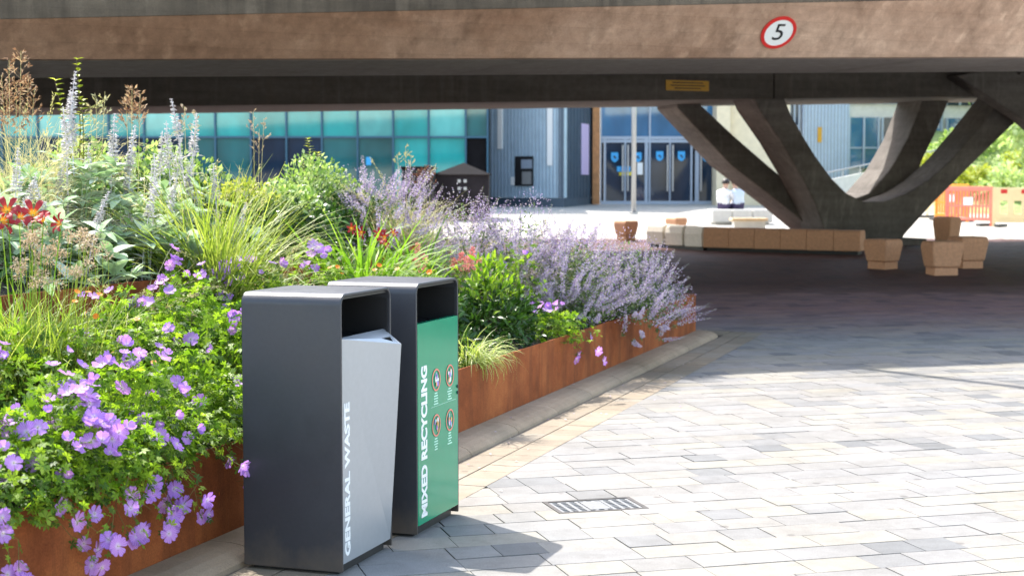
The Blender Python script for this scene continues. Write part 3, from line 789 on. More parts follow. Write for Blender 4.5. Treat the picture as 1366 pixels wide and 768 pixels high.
# slim pole
pp = gp(845, 46); po = thing('street_lamp', pp, 'tall slim grey pole standing on the plaza before the entrance doors', 'lamp post')
g = MB(); g.tube([pp, pp + [0, 0, 3.5], pp + [0, 0, 6.5]], [.075, .075, .05], 10); g.build('pole', M['galv'], po, True)
g = MB(); g.tube([pp + [0, 0, .0], pp + [0, 0, .06]], .14, 12); g.build('base', M['galv'], po)
g = MB(); g.box(pp + [0, -.3, 6.5], (.22, .8, .09)); g.build('lamp_head', M['galv'], po, bevel=.02)
# right-hand building
YC = 60.0; gC = gz(YC) - .1
bC = thing('clad_building', gp(1190, YC + 4), 'pale blue metal clad building with blue windows seen through the bridge pier', 'building')
def XC(px): return (px - CX) / F * YC
wallbox(1050, 1420, YC + .3, gC, 9, 8, 'wall', M['pale'], bC)
wallbox(1069, 1131, YC, gC, 9, .29, 'cladding', M['palemetal'], bC)
g = MB()
for i in range(14): X = XC(1069) + (XC(1131) - XC(1069)) * (i + .5) / 14; g.span((X - .025, YC - .05, gC), (X + .025, YC - .001, 9))
g.build('seams', M['alu'], bC)
for a, b, y0, y1, mt in ((1052, 1067, 60, 240, 'darkglass'), (1132, 1172, 157, 224, 'blueglass'), (1132, 1172, 60, 139, 'blueglass'), (1176, 1222, 157, 224, 'darkglass'), (1176, 1222, 60, 139, 'blueglass'),
    (1226, 1256, 150, 224, 'blueglass'), (1262, 1300, 60, 141, 'darkglass'), (1262, 1300, 158, 224, 'blueglass'), (1306, 1345, 150, 224, 'darkglass'), (1306, 1345, 60, 141, 'blueglass')):
    p_, q_ = at(a, y1, YC + .22), at(b, y0, YC + .22)
    g = MB(); g.span((p_[0], YC + .22, p_[2]), (q_[0], YC + .28, q_[2])); f = g.build('window', M[mt], bC)
    g = MB(); xm_ = (p_[0] + q_[0]) / 2
    for X in (p_[0], xm_, q_[0]): g.span((X - .04, YC + .14, p_[2]), (X + .04, YC + .215, q_[2]))
    g.span((p_[0], YC + .15, (p_[2] * .6 + q_[2] * .4) - .03), (q_[0], YC + .21, (p_[2] * .6 + q_[2] * .4) + .03)); g.build('frame', M['alu'], f)
p_, q_ = at(1090, 218 - 28, YC), at(1096, 170, YC)
g = MB(); g.span((p_[0], YC - .09, p_[2]), (q_[0], YC - .06, q_[2])); tag(g.build('wall_sign', M['amber']), 'small yellow upright plate on the pale blue cladding', 'sign')
# ramp with parapet
YR = 53.0
rw = thing('ramp_wall', gp(1150, YR), 'white concrete ramp wall with a steel handrail behind the bridge pier', 'ramp')
a0, a1 = at(1090, 262, YR), at(1300, 262, YR)
g = MB(); zl, zr = at(1090, 243, YR)[2], at(1300, 200, YR)[2]
g.prism([(a0[0], YR, gz(YR) - .1), (a1[0], YR, gz(YR) - .1), (a1[0], YR, zr), (a0[0], YR, zl)], (0, .3, 0)); g.build('parapet', M['pale'], rw)
g = MB(); g.tube([(a0[0], YR + .15, zl + .26), (a1[0], YR + .15, zr + .26)], .03, 6)
for i in range(9):
    t = (i + .5) / 9; X = a0[0] + (a1[0] - a0[0]) * t; z = zl + (zr - zl) * t; g.tube([(X, YR + .15, z - .02), (X, YR + .15, z + .26)], .02, 6)
g.build('handrail', M['galv'], rw)
# ---------------------------------------------------- street blocks and benches
def block(px, py_base, Y, wd, dep, hgt, rz, label, group='brown stone seat blocks under the bridge', plinth=True, mat='brown', taper=.86):
    p = gp(px, Y); r = thing('seat_block', p, label, 'stool', group)
    co, si = math.cos(rz), math.sin(rz)
    def rr(sw, z): return [(p[0] + x * co - y * si, p[1] + x * si + y * co, p[2] + z) for x, y in ((-wd / 2 * sw, -dep / 2 * sw), (wd / 2 * sw, -dep / 2 * sw), (wd / 2 * sw, dep / 2 * sw), (-wd / 2 * sw, dep / 2 * sw))]
    zl = .12 if plinth else 0
    g = MB(); g.loft([rr(taper - .03, zl), rr(1.0, zl + (hgt - zl) * .72), rr(1.0, zl + (hgt - zl) * .82), rr(.94, hgt)]); g.build('seat', M[mat], r, bevel=.035, seg=3)
    if plinth: g = MB(); g.loft([rr(.74, -.02), rr(.74, zl - .003)]); g.build('plinth', M[mat], r, bevel=.01)
    return r
block(1178, 358, 25.9, .48, .48, .50, R(40), 'tapered brown seat block nearest the end of the long bench')
block(1257, 366, 24.7, .54, .48, .54, R(8), 'tapered brown seat block standing in front of its close neighbour')
block(1291, 357, 26.1, .52, .5, .53, R(14), 'tapered brown seat block half hidden behind another block')
block(1263, 330, 31.2, .42, .42, .62, R(42), 'seat block white on its sunlit side, behind the pair of brown blocks')
block(835, 322, 33.4, .40, .40, .44, R(40), 'sunlit seat block beyond the catmint tips, left of the long bench')
block(902, 315, 35.6, .38, .38, .40, R(38), 'small sunlit seat block just behind the long bench')
bench = thing('long_bench', gp(1010, 29.8), 'long low bench of brown stone blocks under the bridge, its end in sunlight', 'bench')
path = [gp(861, 31.4)[:2], gp(938, 30.2)[:2], gp(1148, 29.0)[:2]]
segs = [(0, 1, 3), (1, 2, 6)]
for i0, i1, n in segs:
    for k in range(n):
        a = path[i0] + (path[i1] - path[i0]) * (k / n); b = path[i0] + (path[i1] - path[i0]) * ((k + 1) / n)
        d = (b - a); L = np.linalg.norm(d); d = d / L; nn = np.array([-d[1], d[0]])
        gapw = .06 if i0 == 0 else .006
        a = a + d * gapw / 2; b = b - d * gapw / 2; zb_ = gz((a[1] + b[1]) / 2)
        prof = [(0, .07), (-.015, .32), (.02, .43), (.06, .46), (.46, .46), (.5, .43), (.53, .32), (.5, .07)]
        g = MB(); g.loft([[(*(q + nn * y), zb_ + z) for y, z in prof] for q in (a, b)]); o_ = g.build('seat_block', M['buff'] if i0 == 0 else M['brown'], bench, bevel=.012)  # 'buff' is the brown stone with sunlight painted in
        if i0 == 0: o_['label'] = 'brown stone block in painted sunlight divided by a dark joint'
g = MB()
for i0, i1, n in segs:
    a, b = path[i0], path[i1]; d = (b - a) / np.linalg.norm(b - a); nn = np.array([-d[1], d[0]])
    g.loft([[(*(q + nn * y), gz(q[1]) + z) for y, z in ((.07, -.03), (.07, .068), (.45, .068), (.45, -.03))] for q in (a + d * .06, b - d * .06)])
g.build('plinth', M['black'], bench)
wbch = thing('white_bench', gp(985, 40), 'broad white concrete bench in full sun where two people sit', 'bench')
xa, xb = (949 - CX) / F * 40, (1030 - CX) / F * 40
for k in range(3):
    g = MB(); g.span((xa + (xb - xa) * k / 3 + .006, 39.9, gz(40) + .06), (xa + (xb - xa) * (k + 1) / 3 - .006, 40.9, gz(40) + .40)); g.build('seat_block', M['pale'], wbch, bevel=.03)
g = MB(); g.span((xa + .1, 40, gz(40) - .04), (xb - .1, 40.8, gz(40) + .058)); g.build('plinth', M['pale'], wbch)
tb = thing('timber_bench', gp(1000, 36), 'low tan topped bench between the long bench and the white one', 'bench')
xa, xb = (974 - CX) / F * 36, (1022 - CX) / F * 36
g = MB(); g.span((xa, 35.7, gz(36) + .30), (xb, 36.2, gz(36) + .37)); g.build('seat', plain('tan slab', (.62, .45, .27), .7, 0, .15, 8), tb, bevel=.015)
g = MB(); g.span((xa + .06, 35.75, gz(36) - .03), (xb - .06, 36.15, gz(36) + .298)); g.build('base', M['pale'], tb)
# ---------------------------------------------------- seated people
M['skin'] = plain('skin', (.55, .34, .25), .55, 0, .06); M['hair'] = plain('dark hair', (.02, .014, .011), .5, 0, .2, 30); M['hairb'] = plain('brown hair', (.10, .05, .03), .5, 0, .2, 30)
M['shirt'] = plain('white shirt', (.74, .74, .76), .8, 0, .04); M['shirt2'] = plain('pale blue shirt', (.62, .70, .80), .8, 0, .04); M['trous'] = plain('dark purple trousers', (.05, .035, .09), .8, 0, .1)
def person(px, Y, face, label, shirt, hair):
    p = gp(px, Y); zs = .40
    r = thing('person', p, label, 'person', None)
    co, si = math.cos(face), math.sin(face)
    def W(x, y, z): return (x * co - y * si, x * si + y * co, z)
    J = [W(0, 0, zs + .09), W(0, .06, zs + .26), W(0, .13, zs + .42), W(0, .19, zs + .50), W(0, .23, zs + .57), W(0, .25, zs + .66), W(0, .255, zs + .72)]
    rad = [.13, .125, .13, .06, .055, .095, .06]
    E = [(i, i + 1) for i in range(6)]
    def chain(start, pts, rr):
        prev = start
        for q, r_ in zip(pts, rr): J.append(W(*q)); rad.append(r_); E.append((prev, len(J) - 1)); prev = len(J) - 1
    for s in (-1, 1):
        chain(2, [(s * .17, .13, zs + .43), (s * .21, .26, zs + .20), (s * .12, .42, zs + .17), (s * .08, .50, zs + .18)], [.06, .046, .036, .036])
        chain(0, [(s * .09, .06, zs + .07), (s * .11, .42, zs + .08), (s * .11, .44, .10), (s * .12, .54, .04)], [.095, .07, .05, .042])
    me = bpy.data.meshes.new('body'); me.from_pydata(J, E, [])
    o = link('body', me, r); sk = o.modifiers.new('s', 'SKIN'); me.skin_vertices.new() if not me.skin_vertices else None
    for i, v_ in enumerate(me.skin_vertices[0].data): v_.radius = (rad[i], rad[i]); v_.use_root = (i == 0)
    ss = o.modifiers.new('d', 'SUBSURF'); ss.levels = 2; ss.render_levels = 2
    dg = bpy.context.evaluated_depsgraph_get(); m2 = bpy.data.meshes.new_from_object(o.evaluated_get(dg))
    bpy.data.objects.remove(o)
    for mm in (M['skin'], shirt, M['trous']): m2.materials.append(mm)
    for f in m2.polygons:
        c = f.center; d = (c.x * -si + c.y * co)
        f.use_smooth = True
        f.material_index = 0 if (c.z > zs + .52 or (d > .36 and c.z > zs + .12)) else (1 if c.z > zs + .14 else 2)
    m2.name = 'body'; link('body', m2, r)
    hc = Vector(W(0, .245, zs + .685)); g = MB()
    rings = []
    for k in range(7):
        th = math.pi * .62 * k / 6; rr_ = .105 * math.sin(th) + .002
        rings.append([hc + Vector(W(0, -.012, 0)) + Vector((rr_ * math.cos(q * math.pi / 6), rr_ * math.sin(q * math.pi / 6), .10 * math.cos(th) + .006)) for q in range(12)])
    g.loft(rings)
    for i in range(len(g.v)): g.v[i] = tuple(Vector(g.v[i]) + wloc(r))
    g.build('hair', hair, r, True)
    fc = MB()
    for s in (-1, 1): c = wloc(r) + Vector(W(s * .035, .245 + .088, zs + .665)); fc.box(c, (.018, .012, .012), face)
    fc.build('eyes', M['ink'], r)
    return r
person(964, 40.35, R(-25), 'seated person with dark hair and white top, on the left of the white bench', M['shirt'], M['hair'])
person(986, 40.4, R(22), 'seated person with brown hair and pale blue top, on the right of the white bench', M['shirt2'], M['hairb'])
# ---------------------------------------------------- barriers
M['redp'] = plain('red orange plastic', (.80, .20, .14), .45, 0, .05); M['orgp'] = plain('orange plastic', (.78, .27, .02), .45, 0, .05); M['yelp'] = plain('faded yellow plastic', (.84, .68, .38), .5, 0, .05); M['rub'] = plain('grey rubber', (.10, .10, .10), .8)
def barrier(p, q, mat, label, style):
    p, q = np.array(p), np.array(q); L = np.linalg.norm((q - p)[:2]); d = (q - p) / np.linalg.norm(q - p); rz = math.atan2(d[1], d[0])
    r = thing('safety_barrier', (p + q) / 2, label, 'barrier', 'plastic barriers at the foot of the grass bank')
    def X(t, z): c = p + d * t * L; return (c[0], c[1], c[2] + z)
    g = MB(); H = 1.0
    g.box(X(.5, H - .06), (L, .05, .12), rz); g.box(X(.5, .16), (L, .05, .08), rz)
    if style == 'bars':
        g.box(X(.5, .5), (L - .12, .036, .05), rz)
        for i in range(13): g.box(X((i + .5) / 13, .54), (.05, .038, .68), rz)
    else:
        for i in range(5): g.box(X(i / 4 * (1 - .16 / L) + .08 / L, .54), (.16, .048, .68), rz)
        g.box(X(.5, .78), (L - .1, .042, .22), rz); g.box(X(.5, .27), (L - .1, .042, .14), rz)
    for t in (0, 1): g.box(X(t, .5), (.06, .056, 1.0), rz)
    g.build('frame', mat, r, bevel=.008)
    if style != 'bars':
        g = MB()
        for i in range(3): n_ = np.array([d[1], -d[0], 0]) * .03; c = np.array(X((i + .5) / 3, .90)) + n_; g.box(c, (.16, .006, .1), rz)
        g.build('reflector', M['red'], r)
    else:
        n_ = np.array([d[1], -d[0], 0]) * .03; g = MB(); g.box(np.array(X(.5, .62)) + n_, (.3, .01, .2), rz); g.build('plaque', M['white'], r)
    for t in (.12, .88):
        c = X(t, .03); g = MB(); g.box((c[0], c[1], c[2] + .01), (.16, .62, .07), rz); g.build('foot', M['rub'], r, bevel=.02)
barrier(gp(1262, 40.4), gp(1322, 39.2), M['redp'], 'red barrier with upright bars and a white plaque on the plaza', 'bars')
barrier(gp(1325, 39.1), gp(1408, 38.2), M['yelp'], 'faded yellow barrier with large openings and red reflectors', 'holes')
barrier(gp(1248, 42.6), gp(1290, 41.4), M['orgp'], 'orange barrier with upright bars behind the red one', 'bars')
barrier(gp(1236, 44.0), gp(1262, 43.0), M['yelp'], 'yellow barrier partly hidden by the slanting concrete leg', 'holes')
# ---------------------------------------------------- grass bank, trees
M['bankgrass'] = plain('bank grass', (.22, .29, .10), .9, 0, .45, 3, .5)
V = []; Q = []; nx, ny = 40, 14
for i in range(nx + 1):
    for j in range(ny + 1):
        X = 11.2 + 32 * i / nx; Y = 45.5 + 22 * j / ny; t = j / ny
        e = min(1, max(0, (X - 11.2) / 3))
        h = (3.2 * (1 - (1 - t) ** 1.6)) * e
        V.append((X + Y * .02, Y + 2.0 * (1 - e), gz(Y) + h - .03 + random.uniform(-.05, .05)))
for i in range(nx):
    for j in range(ny): a = i * (ny + 1) + j; Q.append((a, a + ny + 1, a + ny + 2, a + 1))
tag(link('grass_bank', np_mesh('grass_bank', V, Q, M['bankgrass'])), kind='structure')
def bankz(X, Y):
    if Y < 45.5 or X < 11.2: return gz(Y)
    t = min(1, (Y - 45.5) / 22); e = min(1, max(0, (X - Y * .02 - 11.2) / 3)); return gz(Y) + 3.2 * (1 - (1 - t) ** 1.6) * e - .03
# ------------------------------------------------------------------ vegetation toolkit
def unit(a): return a / np.maximum(np.linalg.norm(a, axis=-1, keepdims=True), 1e-9)
def frames(dirs, ups):
    y = unit(dirs); x = unit(np.cross(y, ups)); z = np.cross(x, y)
    return np.stack([x, y, z], axis=2)           # columns: across, along, up
def scatter(tv, tq, pos, Mx, sc):
    tv = np.asarray(tv, float); tq = np.asarray(tq, int)
    sc = np.asarray(sc, float)
    if sc.ndim == 1: sc = np.repeat(sc[:, None], 3, 1)
    V = np.einsum('nij,nkj->nki', Mx, tv[None] * sc[:, None, :]) + pos[:, None, :]
    Q = tq[None] + (np.arange(len(pos)) * len(tv))[:, None, None]
    return V.reshape(-1, 3), Q.reshape(-1, 4)
class Cloud:
    def __init__(s): s.V = []; s.Q = []; s.I = []; s.n = 0
    def add(s, V, Q, mi=0):
        s.V.append(np.asarray(V, float).reshape(-1, 3)); s.Q.append(np.asarray(Q, int).reshape(-1, 4) + s.n); s.I.append(np.full(len(s.Q[-1]), mi)); s.n += len(s.V[-1]); return s
    def mesh(s, name, mats, off=(0, 0, 0), smooth=False):
        return np_mesh(name, np.concatenate(s.V) - np.array(off, float), np.concatenate(s.Q), mats, np.concatenate(s.I), smooth)
    def build(s, name, mats, parent, smooth=False):
        off = wloc(parent) if parent is not None else Vector((0, 0, 0))
        return link(name, s.mesh(name, mats, tuple(off), smooth), parent)
def leaf(ws, fold=.15, droop=.2):
    k = len(ws); V = []; Q = []
    for i, wd in enumerate(ws):
        t = i / (k - 1); z = -droop * t * t
        V += [(-wd, t, z + fold * wd * 2), (0, t, z), (wd, t, z + fold * wd * 2)]
    for i in range(k - 1):
        a = i * 3; Q += [(a, a + 1, a + 4, a + 3), (a + 1, a + 2, a + 5, a + 4)]
    return np.array(V), np.array(Q)
DIA = (np.array([(0, 0, 0), (.28, .45, .06), (0, 1, -.08), (-.28, .45, .06)]), np.array([(0, 1, 2, 3)]))
LANCE = leaf([.02, .14, .16, .1, .01], .2, .25)
OVAL = leaf([.04, .2, .26, .2, .02], .18, .35)
def lobed(n=5):
    V = [(0, 0, 0)]; Q = []
    for i in range(n):
        a = (i - (n - 1) / 2) * R(52); L = 1 - .10 * abs(i - (n - 1) / 2)
        for da, rr, z in ((-.36, .58, .05), (0, L, -.10), (.36, .58, .05)):
            V.append((math.sin(a + da) * rr, math.cos(a + da) * rr, z))
        Q.append((0, 1 + 3 * i, 2 + 3 * i, 3 + 3 * i))
    return np.array(V), np.array(Q)
LOBED = lobed()
def blades(n, base, spread, length, width, lean, droop, seg=6, az=None, lvar=.3):
    """arching ribbons from a tuft; returns V,Q and tips"""
    b = np.array(base, float) + np.concatenate([rng.normal(0, spread, (n, 2)), np.zeros((n, 1))], 1)
    a = rng.uniform(0, 2 * np.pi, n) if az is None else az
    L = length * (1 + rng.uniform(-lvar, lvar * .6, n)); ln = np.abs(rng.normal(lean, lean * .5, n)); dr = droop * rng.uniform(.4, 1.5, n)
    t = np.linspace(0, 1, seg + 1)
    ang = ln[:, None] + dr[:, None] * t[None] ** 1.5 * 2.0
    dx = np.sin(ang); dz = np.cos(ang); st = (L / seg)[:, None]
    x = np.concatenate([np.zeros((n, 1)), np.cumsum((dx * st)[:, 1:], 1)], 1); z = np.concatenate([np.zeros((n, 1)), np.cumsum((dz * st)[:, 1:], 1)], 1)
    ca, sa = np.cos(a)[:, None], np.sin(a)[:, None]
    P = np.stack([b[:, 0:1] + x * ca, b[:, 1:2] + x * sa, b[:, 2:3] + z], 2)
    tw = rng.uniform(-.6, .6, n)[:, None]
    W = np.stack([-np.sin(a[:, None] + tw) * np.ones_like(t)[None], np.cos(a[:, None] + tw) * np.ones_like(t)[None], .25 * np.ones((n, 1)) * np.ones_like(t)[None]], 2)
    wd = (width * (1 - t) ** .6 * (.55 + .45 * np.minimum(1, t * 5)))[None, :, None]
    wd = np.maximum(wd, width * .06)
    Lf, Rt = P - W * wd, P + W * wd
    V = np.stack([Lf, Rt], 2).reshape(n, -1, 3)
    q = np.array([(2 * i, 2 * i + 1, 2 * i + 3, 2 * i + 2) for i in range(seg)])
    Q = q[None] + (np.arange(n) * 2 * (seg + 1))[:, None, None]
    return V.reshape(-1, 3), Q.reshape(-1, 4), P
def ribbon(P, w_, cross=True):
    """thin stem through points P as two crossed ribbons"""
    P = np.asarray(P, float); k = len(P); V = []; Q = []
    ws = np.linspace(w_, w_ * .5, k)
    for ax in ((np.array([1, 0, 0]), np.array([0, 1, 0])) if cross else (np.array([1., 0, 0]),)):
        o = len(V)
        for p, q in zip(P, ws): V += [p - ax * q, p + ax * q]
        Q += [(o + 2 * i, o + 2 * i + 1, o + 2 * i + 3, o + 2 * i + 2) for i in range(k - 1)]
    return np.array(V), np.array(Q)
def randdir(n, up=.3):
    d = unit(rng.normal(0, 1, (n, 3))); d[:, 2] = np.abs(d[:, 2]) * (1 - up) + up; return unit(d)
def jitter(d, k): return unit(d + rng.normal(0, k, d.shape))
# ------------------------------------------------------------------ plant materials
M['ger'] = leafmat('geranium leaf', [(.035, .085, .012), (.11, .22, .018), (.23, .38, .025), (.32, .46, .045)], .5)
M['gerstem'] = leafmat('geranium stem', [(.10, .16, .03), (.20, .15, .06)], .2)
M['ear'] = leafmat('silver felted leaf', [(.24, .37, .17), (.35, .47, .27), (.52, .58, .46), (.28, .47, .13)], .25, .85, .4, (1.1, 1.2, .9))
M['earspike'] = leafmat('silver lilac spike', [(.52, .51, .50), (.62, .58, .63), (.70, .68, .70)], .2, .9, .4, (1, 1, 1))
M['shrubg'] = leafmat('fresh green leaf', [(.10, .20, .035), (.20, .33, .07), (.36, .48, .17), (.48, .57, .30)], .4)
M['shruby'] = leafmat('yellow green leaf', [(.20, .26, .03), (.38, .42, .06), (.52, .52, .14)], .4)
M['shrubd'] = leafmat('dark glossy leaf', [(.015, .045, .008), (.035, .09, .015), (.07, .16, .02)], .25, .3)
M['grassy'] = leafmat('yellow green blade', [(.16, .24, .03), (.28, .36, .06), (.42, .46, .14)], .4)
M['straw'] = leafmat('straw blade', [(.46, .42, .24), (.58, .53, .32), (.40, .45, .18)], .35, .6, 0, (1.1, 1.05, .8))
M['lily'] = leafmat('strap leaf', [(.10, .22, .02), (.18, .34, .03), (.28, .42, .06)], .45)
M['varieg'] = leafmat('pale striped blade', [(.24, .36, .04), (.42, .48, .14), (.56, .58, .30)], .4)
M['seedtan'] = leafmat('tan seed head', [(.38, .28, .18), (.52, .40, .28), (.62, .52, .38)], .3, .8, 0, (1, .95, .85))
M['seedbrown'] = leafmat('brown plume', [(.16, .07, .04), (.40, .25, .14), (.62, .48, .32)], .3, .8, 0, (1, .9, .8))
M['seeddark'] = leafmat('dark plume', [(.06, .025, .02), (.16, .07, .05), (.30, .16, .10)], .3, .8, 0, (1, .9, .8))
M['catleaf'] = leafmat('catmint leaf', [(.08, .14, .05), (.15, .23, .08), (.26, .33, .15), (.06, .12, .035)], .35)
M['cat'] = leafmat('catmint flower', [(.30, .22, .38), (.46, .37, .57), (.62, .54, .70), (.58, .52, .54), (.60, .56, .50)], .3, .7, 0, (1.1, .95, 1.2))
M['pink'] = leafmat('salmon pink plume', [(.62, .18, .18), (.75, .32, .30), (.80, .42, .38)], .3, .8, 0, (1.1, .9, .9))
M['orange'] = leafmat('orange petal', [(.75, .16, .01), (.80, .26, .01)], .3, .5, 0, (1, .9, .6))
m, nt, p = newmat('violet petal'); M['violet'] = m
tc = nt.nodes.new('ShaderNodeTexCoord'); ln = nt.nodes.new('ShaderNodeVectorMath'); ln.operation = 'LENGTH'
nt.links.new(tc.outputs['Object'], ln.inputs[0])
c = ramp(nt, ln.outputs['Value'], [(0, (.75, .72, .72)), (.22, (.70, .56, .80)), (.42, (.58, .33, .75)), (1.0, (.50, .26, .72))])
sx_ = nt.nodes.new('ShaderNodeSeparateXYZ'); nt.links.new(tc.outputs['Object'], sx_.inputs[0])
an_ = nt.nodes.new('ShaderNodeMath'); an_.operation = 'ARCTAN2'; nt.links.new(sx_.outputs['Y'], an_.inputs[0]); nt.links.new(sx_.outputs['X'], an_.inputs[1])
mu_ = nt.nodes.new('ShaderNodeMath'); mu_.operation = 'MULTIPLY'; mu_.inputs[1].default_value = 25.0; nt.links.new(an_.outputs[0], mu_.inputs[0])
si_ = nt.nodes.new('ShaderNodeMath'); si_.operation = 'SINE'; nt.links.new(mu_.outputs[0], si_.inputs[0])
c = mixc(nt, c, ramp(nt, si_.outputs[0], [(.55, (1, 1, 1)), (.95, (.62, .45, .72))]), 1.0, 'MULTIPLY')
oi = nt.nodes.new('ShaderNodeObjectInfo')
c = mixc(nt, c, ramp(nt, oi.outputs['Random'], [(0, (.8, .75, .95)), (.5, (1, 1, 1)), (1, (1.25, 1.1, 1.05))]), 1.0, 'MULTIPLY')
nt.links.new(c, p.inputs['Base Color']); p.inputs['Roughness'].default_value = .6
t = nt.nodes.new('ShaderNodeBsdfTranslucent'); nt.links.new(c, t.inputs[0]); mx = nt.nodes.new('ShaderNodeMixShader'); mx.inputs[0].default_value = .42
nt.links.new(p.outputs[0], mx.inputs[1]); nt.links.new(t.outputs[0], mx.inputs[2]); nt.links.new(mx.outputs[0], nt.nodes['Material Output'].inputs[0])
m, nt, p = newmat('red daylily petal'); M['redlily'] = m
tc = nt.nodes.new('ShaderNodeTexCoord'); ln = nt.nodes.new('ShaderNodeVectorMath'); ln.operation = 'LENGTH'; nt.links.new(tc.outputs['Object'], ln.inputs[0])
c = ramp(nt, ln.outputs['Value'], [(0, (.75, .55, .03)), (.32, (.70, .25, .02)), (.5, (.36, .012, .010)), (1, (.28, .008, .012))])
nt.links.new(c, p.inputs['Base Color']); p.inputs['Roughness'].default_value = .5
t = nt.nodes.new('ShaderNodeBsdfTranslucent'); nt.links.new(c, t.inputs[0]); mx = nt.nodes.new('ShaderNodeMixShader'); mx.inputs[0].default_value = .2
nt.links.new(p.outputs[0], mx.inputs[1]); nt.links.new(t.outputs[0], mx.inputs[2]); nt.links.new(mx.outputs[0], nt.nodes['Material Output'].inputs[0])
M['yellowc'] = plain('pale stamen', (.75, .72, .45), .6); M['paleleaf'] = leafmat('pale sunlit leaf', [(.34, .45, .20), (.46, .57, .30), (.56, .65, .42)], .45)
M['bark'] = plain('bark', (.12, .085, .06), .9, 0, .3, 15, .5)

# ------------------------------------------------------------------ flower templates (unit radius)
def petal_flower(np_, ws, rs, zs, name, mat, notch=.06, twist=.0, ruffle=.03):
    C = Cloud()
    for i in range(np_):
        a = 2 * math.pi * i / np_ + rng.uniform(-.08, .08); V = []; Q = []
        k = rng.uniform(.92, 1.06)
        for j, (w_, r_, z_) in enumerate(zip(ws, rs, zs)):
            nt_ = notch if j == len(ws) - 1 else 0
            for s, dr in ((-1, 0), (0, -nt_), (1, 0)):
                x, y = s * w_, (r_ + dr) * k; z = z_ + (.04 if s else 0) * r_ + rng.uniform(-ruffle, ruffle) * r_ + s * twist * r_
                V.append((x * math.cos(a) - y * math.sin(a), x * math.sin(a) + y * math.cos(a), z))
        for j in range(len(ws) - 1):
            b = j * 3; Q += [(b, b + 1, b + 4, b + 3), (b + 1, b + 2, b + 5, b + 4)]
        C.add(V, Q, 0)
    for i in range(6):
        a = rng.uniform(0, 6.28); r_ = rng.uniform(.02, .1); V, Q = ribbon([(r_ * .3 * math.cos(a), r_ * .3 * math.sin(a), 0), (r_ * math.cos(a), r_ * math.sin(a), .24)], .022); C.add(V, Q, 1)
    V, Q = ribbon([(0, 0, 0), (.0, .0, -.25), (.1, 0, -1.1), (.3, .1, -2.0)], .035); C.add(V, Q, 2)
    return C.mesh(name, [mat, M['yellowc'], M['gerstem']], smooth=True)
GER = [petal_flower(5, [.05, .24, .42, .46, .26], [.06, .34, .62, .84, 1.0], [0, zc * .3, zc * .7, zc, zc * 1.05], 'geranium_flower', M['violet'], .08, rng.uniform(-.12, .12), .05) for zc in (.05, .16, .24, .34)]
GER += [petal_flower(5, [.05, .20, .32, .34, .18], [.05, .26, .45, .6, .70], [0, .16, .38, .58, .72], 'geranium_flower', M['violet']) for _ in range(2)]
LILY = [petal_flower(6, [.05, .13, .20, .17, .03], [.05, .30, .60, .85, 1.0], [0, .30, .52, .52, .40], 'daylily_flower', M['redlily'], 0, 0, .05) for _ in range(2)]
def flower_obj(tmpls, name, parent, pos, nrm, rad, i=0):
    o = link(name, tmpls[i % len(tmpls)], parent, pos)
    n = Vector([float(a) for a in nrm]).normalized(); q = n.to_track_quat('Z', 'Y')
    o.rotation_euler = (q.to_matrix() @ Matrix.Rotation(random.uniform(0, 6.28), 3, 'Z')).to_euler()
    o.scale = (rad, rad, rad); return o
def whorl_spike(L, r0, step, per, fl, mat_f, mat_s, name, bend=.15, gap=.0, stem=.0025, fuzz=1.0, leaves=None):
    """upright flower spike: stem with whorls; L flower part starts at gap"""
    C = Cloud(); T = 10
    def pt(t): return np.array([bend * t * t * .6, bend * t * t * .3, t * (1 - .12 * bend)]) * L
    V, Q = ribbon([pt(i / T) for i in range(T + 1)], stem); C.add(V, Q, 1)
    z = gap * L
    while z < L:
        t = z / L; k = max(.25, 1 - ((t - gap) / (1 - gap)) ** 2 * .75)
        n = per; a = rng.uniform(0, 6.28, n); el = rng.uniform(-.3, .8, n)
        d = np.stack([np.cos(a) * np.cos(el), np.sin(a) * np.cos(el), np.sin(el)], 1)
        pos = pt(t) + d * r0 * k * .35 + rng.normal(0, r0 * .12, (n, 3))
        V, Q = scatter(*DIA, pos, frames(d, jitter(np.tile([0, 0, 1.], (n, 1)), .5)), fl * k * rng.uniform(.7, 1.25, n)); C.add(V, Q, 0)
        z += step * rng.uniform(.8, 1.2)
    if leaves:
        cnt, ll = leaves; t = rng.uniform(0.05, max(.1, gap), cnt); a = rng.uniform(0, 6.28, cnt)
        pos = np.array([pt(q) for q in t]); d = unit(np.stack([np.cos(a), np.sin(a), rng.uniform(.1, .7, cnt)], 1))
        V, Q = scatter(*LANCE, pos, frames(d, np.tile([0, 0, 1.], (cnt, 1))), ll * rng.uniform(.6, 1.2, cnt)); C.add(V, Q, 2)
    return C.mesh(name, [mat_f, mat_s, mat_s])
CAT = [whorl_spike(.36, .020, .017, 9, .017, M['cat'], M['catleaf'], 'catmint_spike', rng.uniform(.1, .5), .25, .0016, 1, (10, .03)) for _ in range(5)]
PER = [whorl_spike(.42, .026, .017, 10, .020, M['cat'], M['catleaf'], 'catmint_spike', rng.uniform(.05, .3), .3, .002, 1, (6, .03)) for _ in range(3)]
EAR = [whorl_spike(1.0, .032, .030, 22, .030, M['earspike'], M['earspike'], 'lambs_ear_spike', rng.uniform(0, .2), .66, .006, 1, (14, .11)) for _ in range(4)]
def spike_obj(tm, name, parent, base, direction, length, unitlen, i, fat=1.0):
    o = link(name, tm[i % len(tm)], parent, base)
    q = Vector([float(a) for a in direction]).normalized().to_track_quat('Z', 'Y')
    o.rotation_euler = (q.to_matrix() @ Matrix.Rotation(random.uniform(0, 6.28), 3, 'Z')).to_euler()
    s = length / unitlen; o.scale = (fat * s ** .5, fat * s ** .5, s); return o

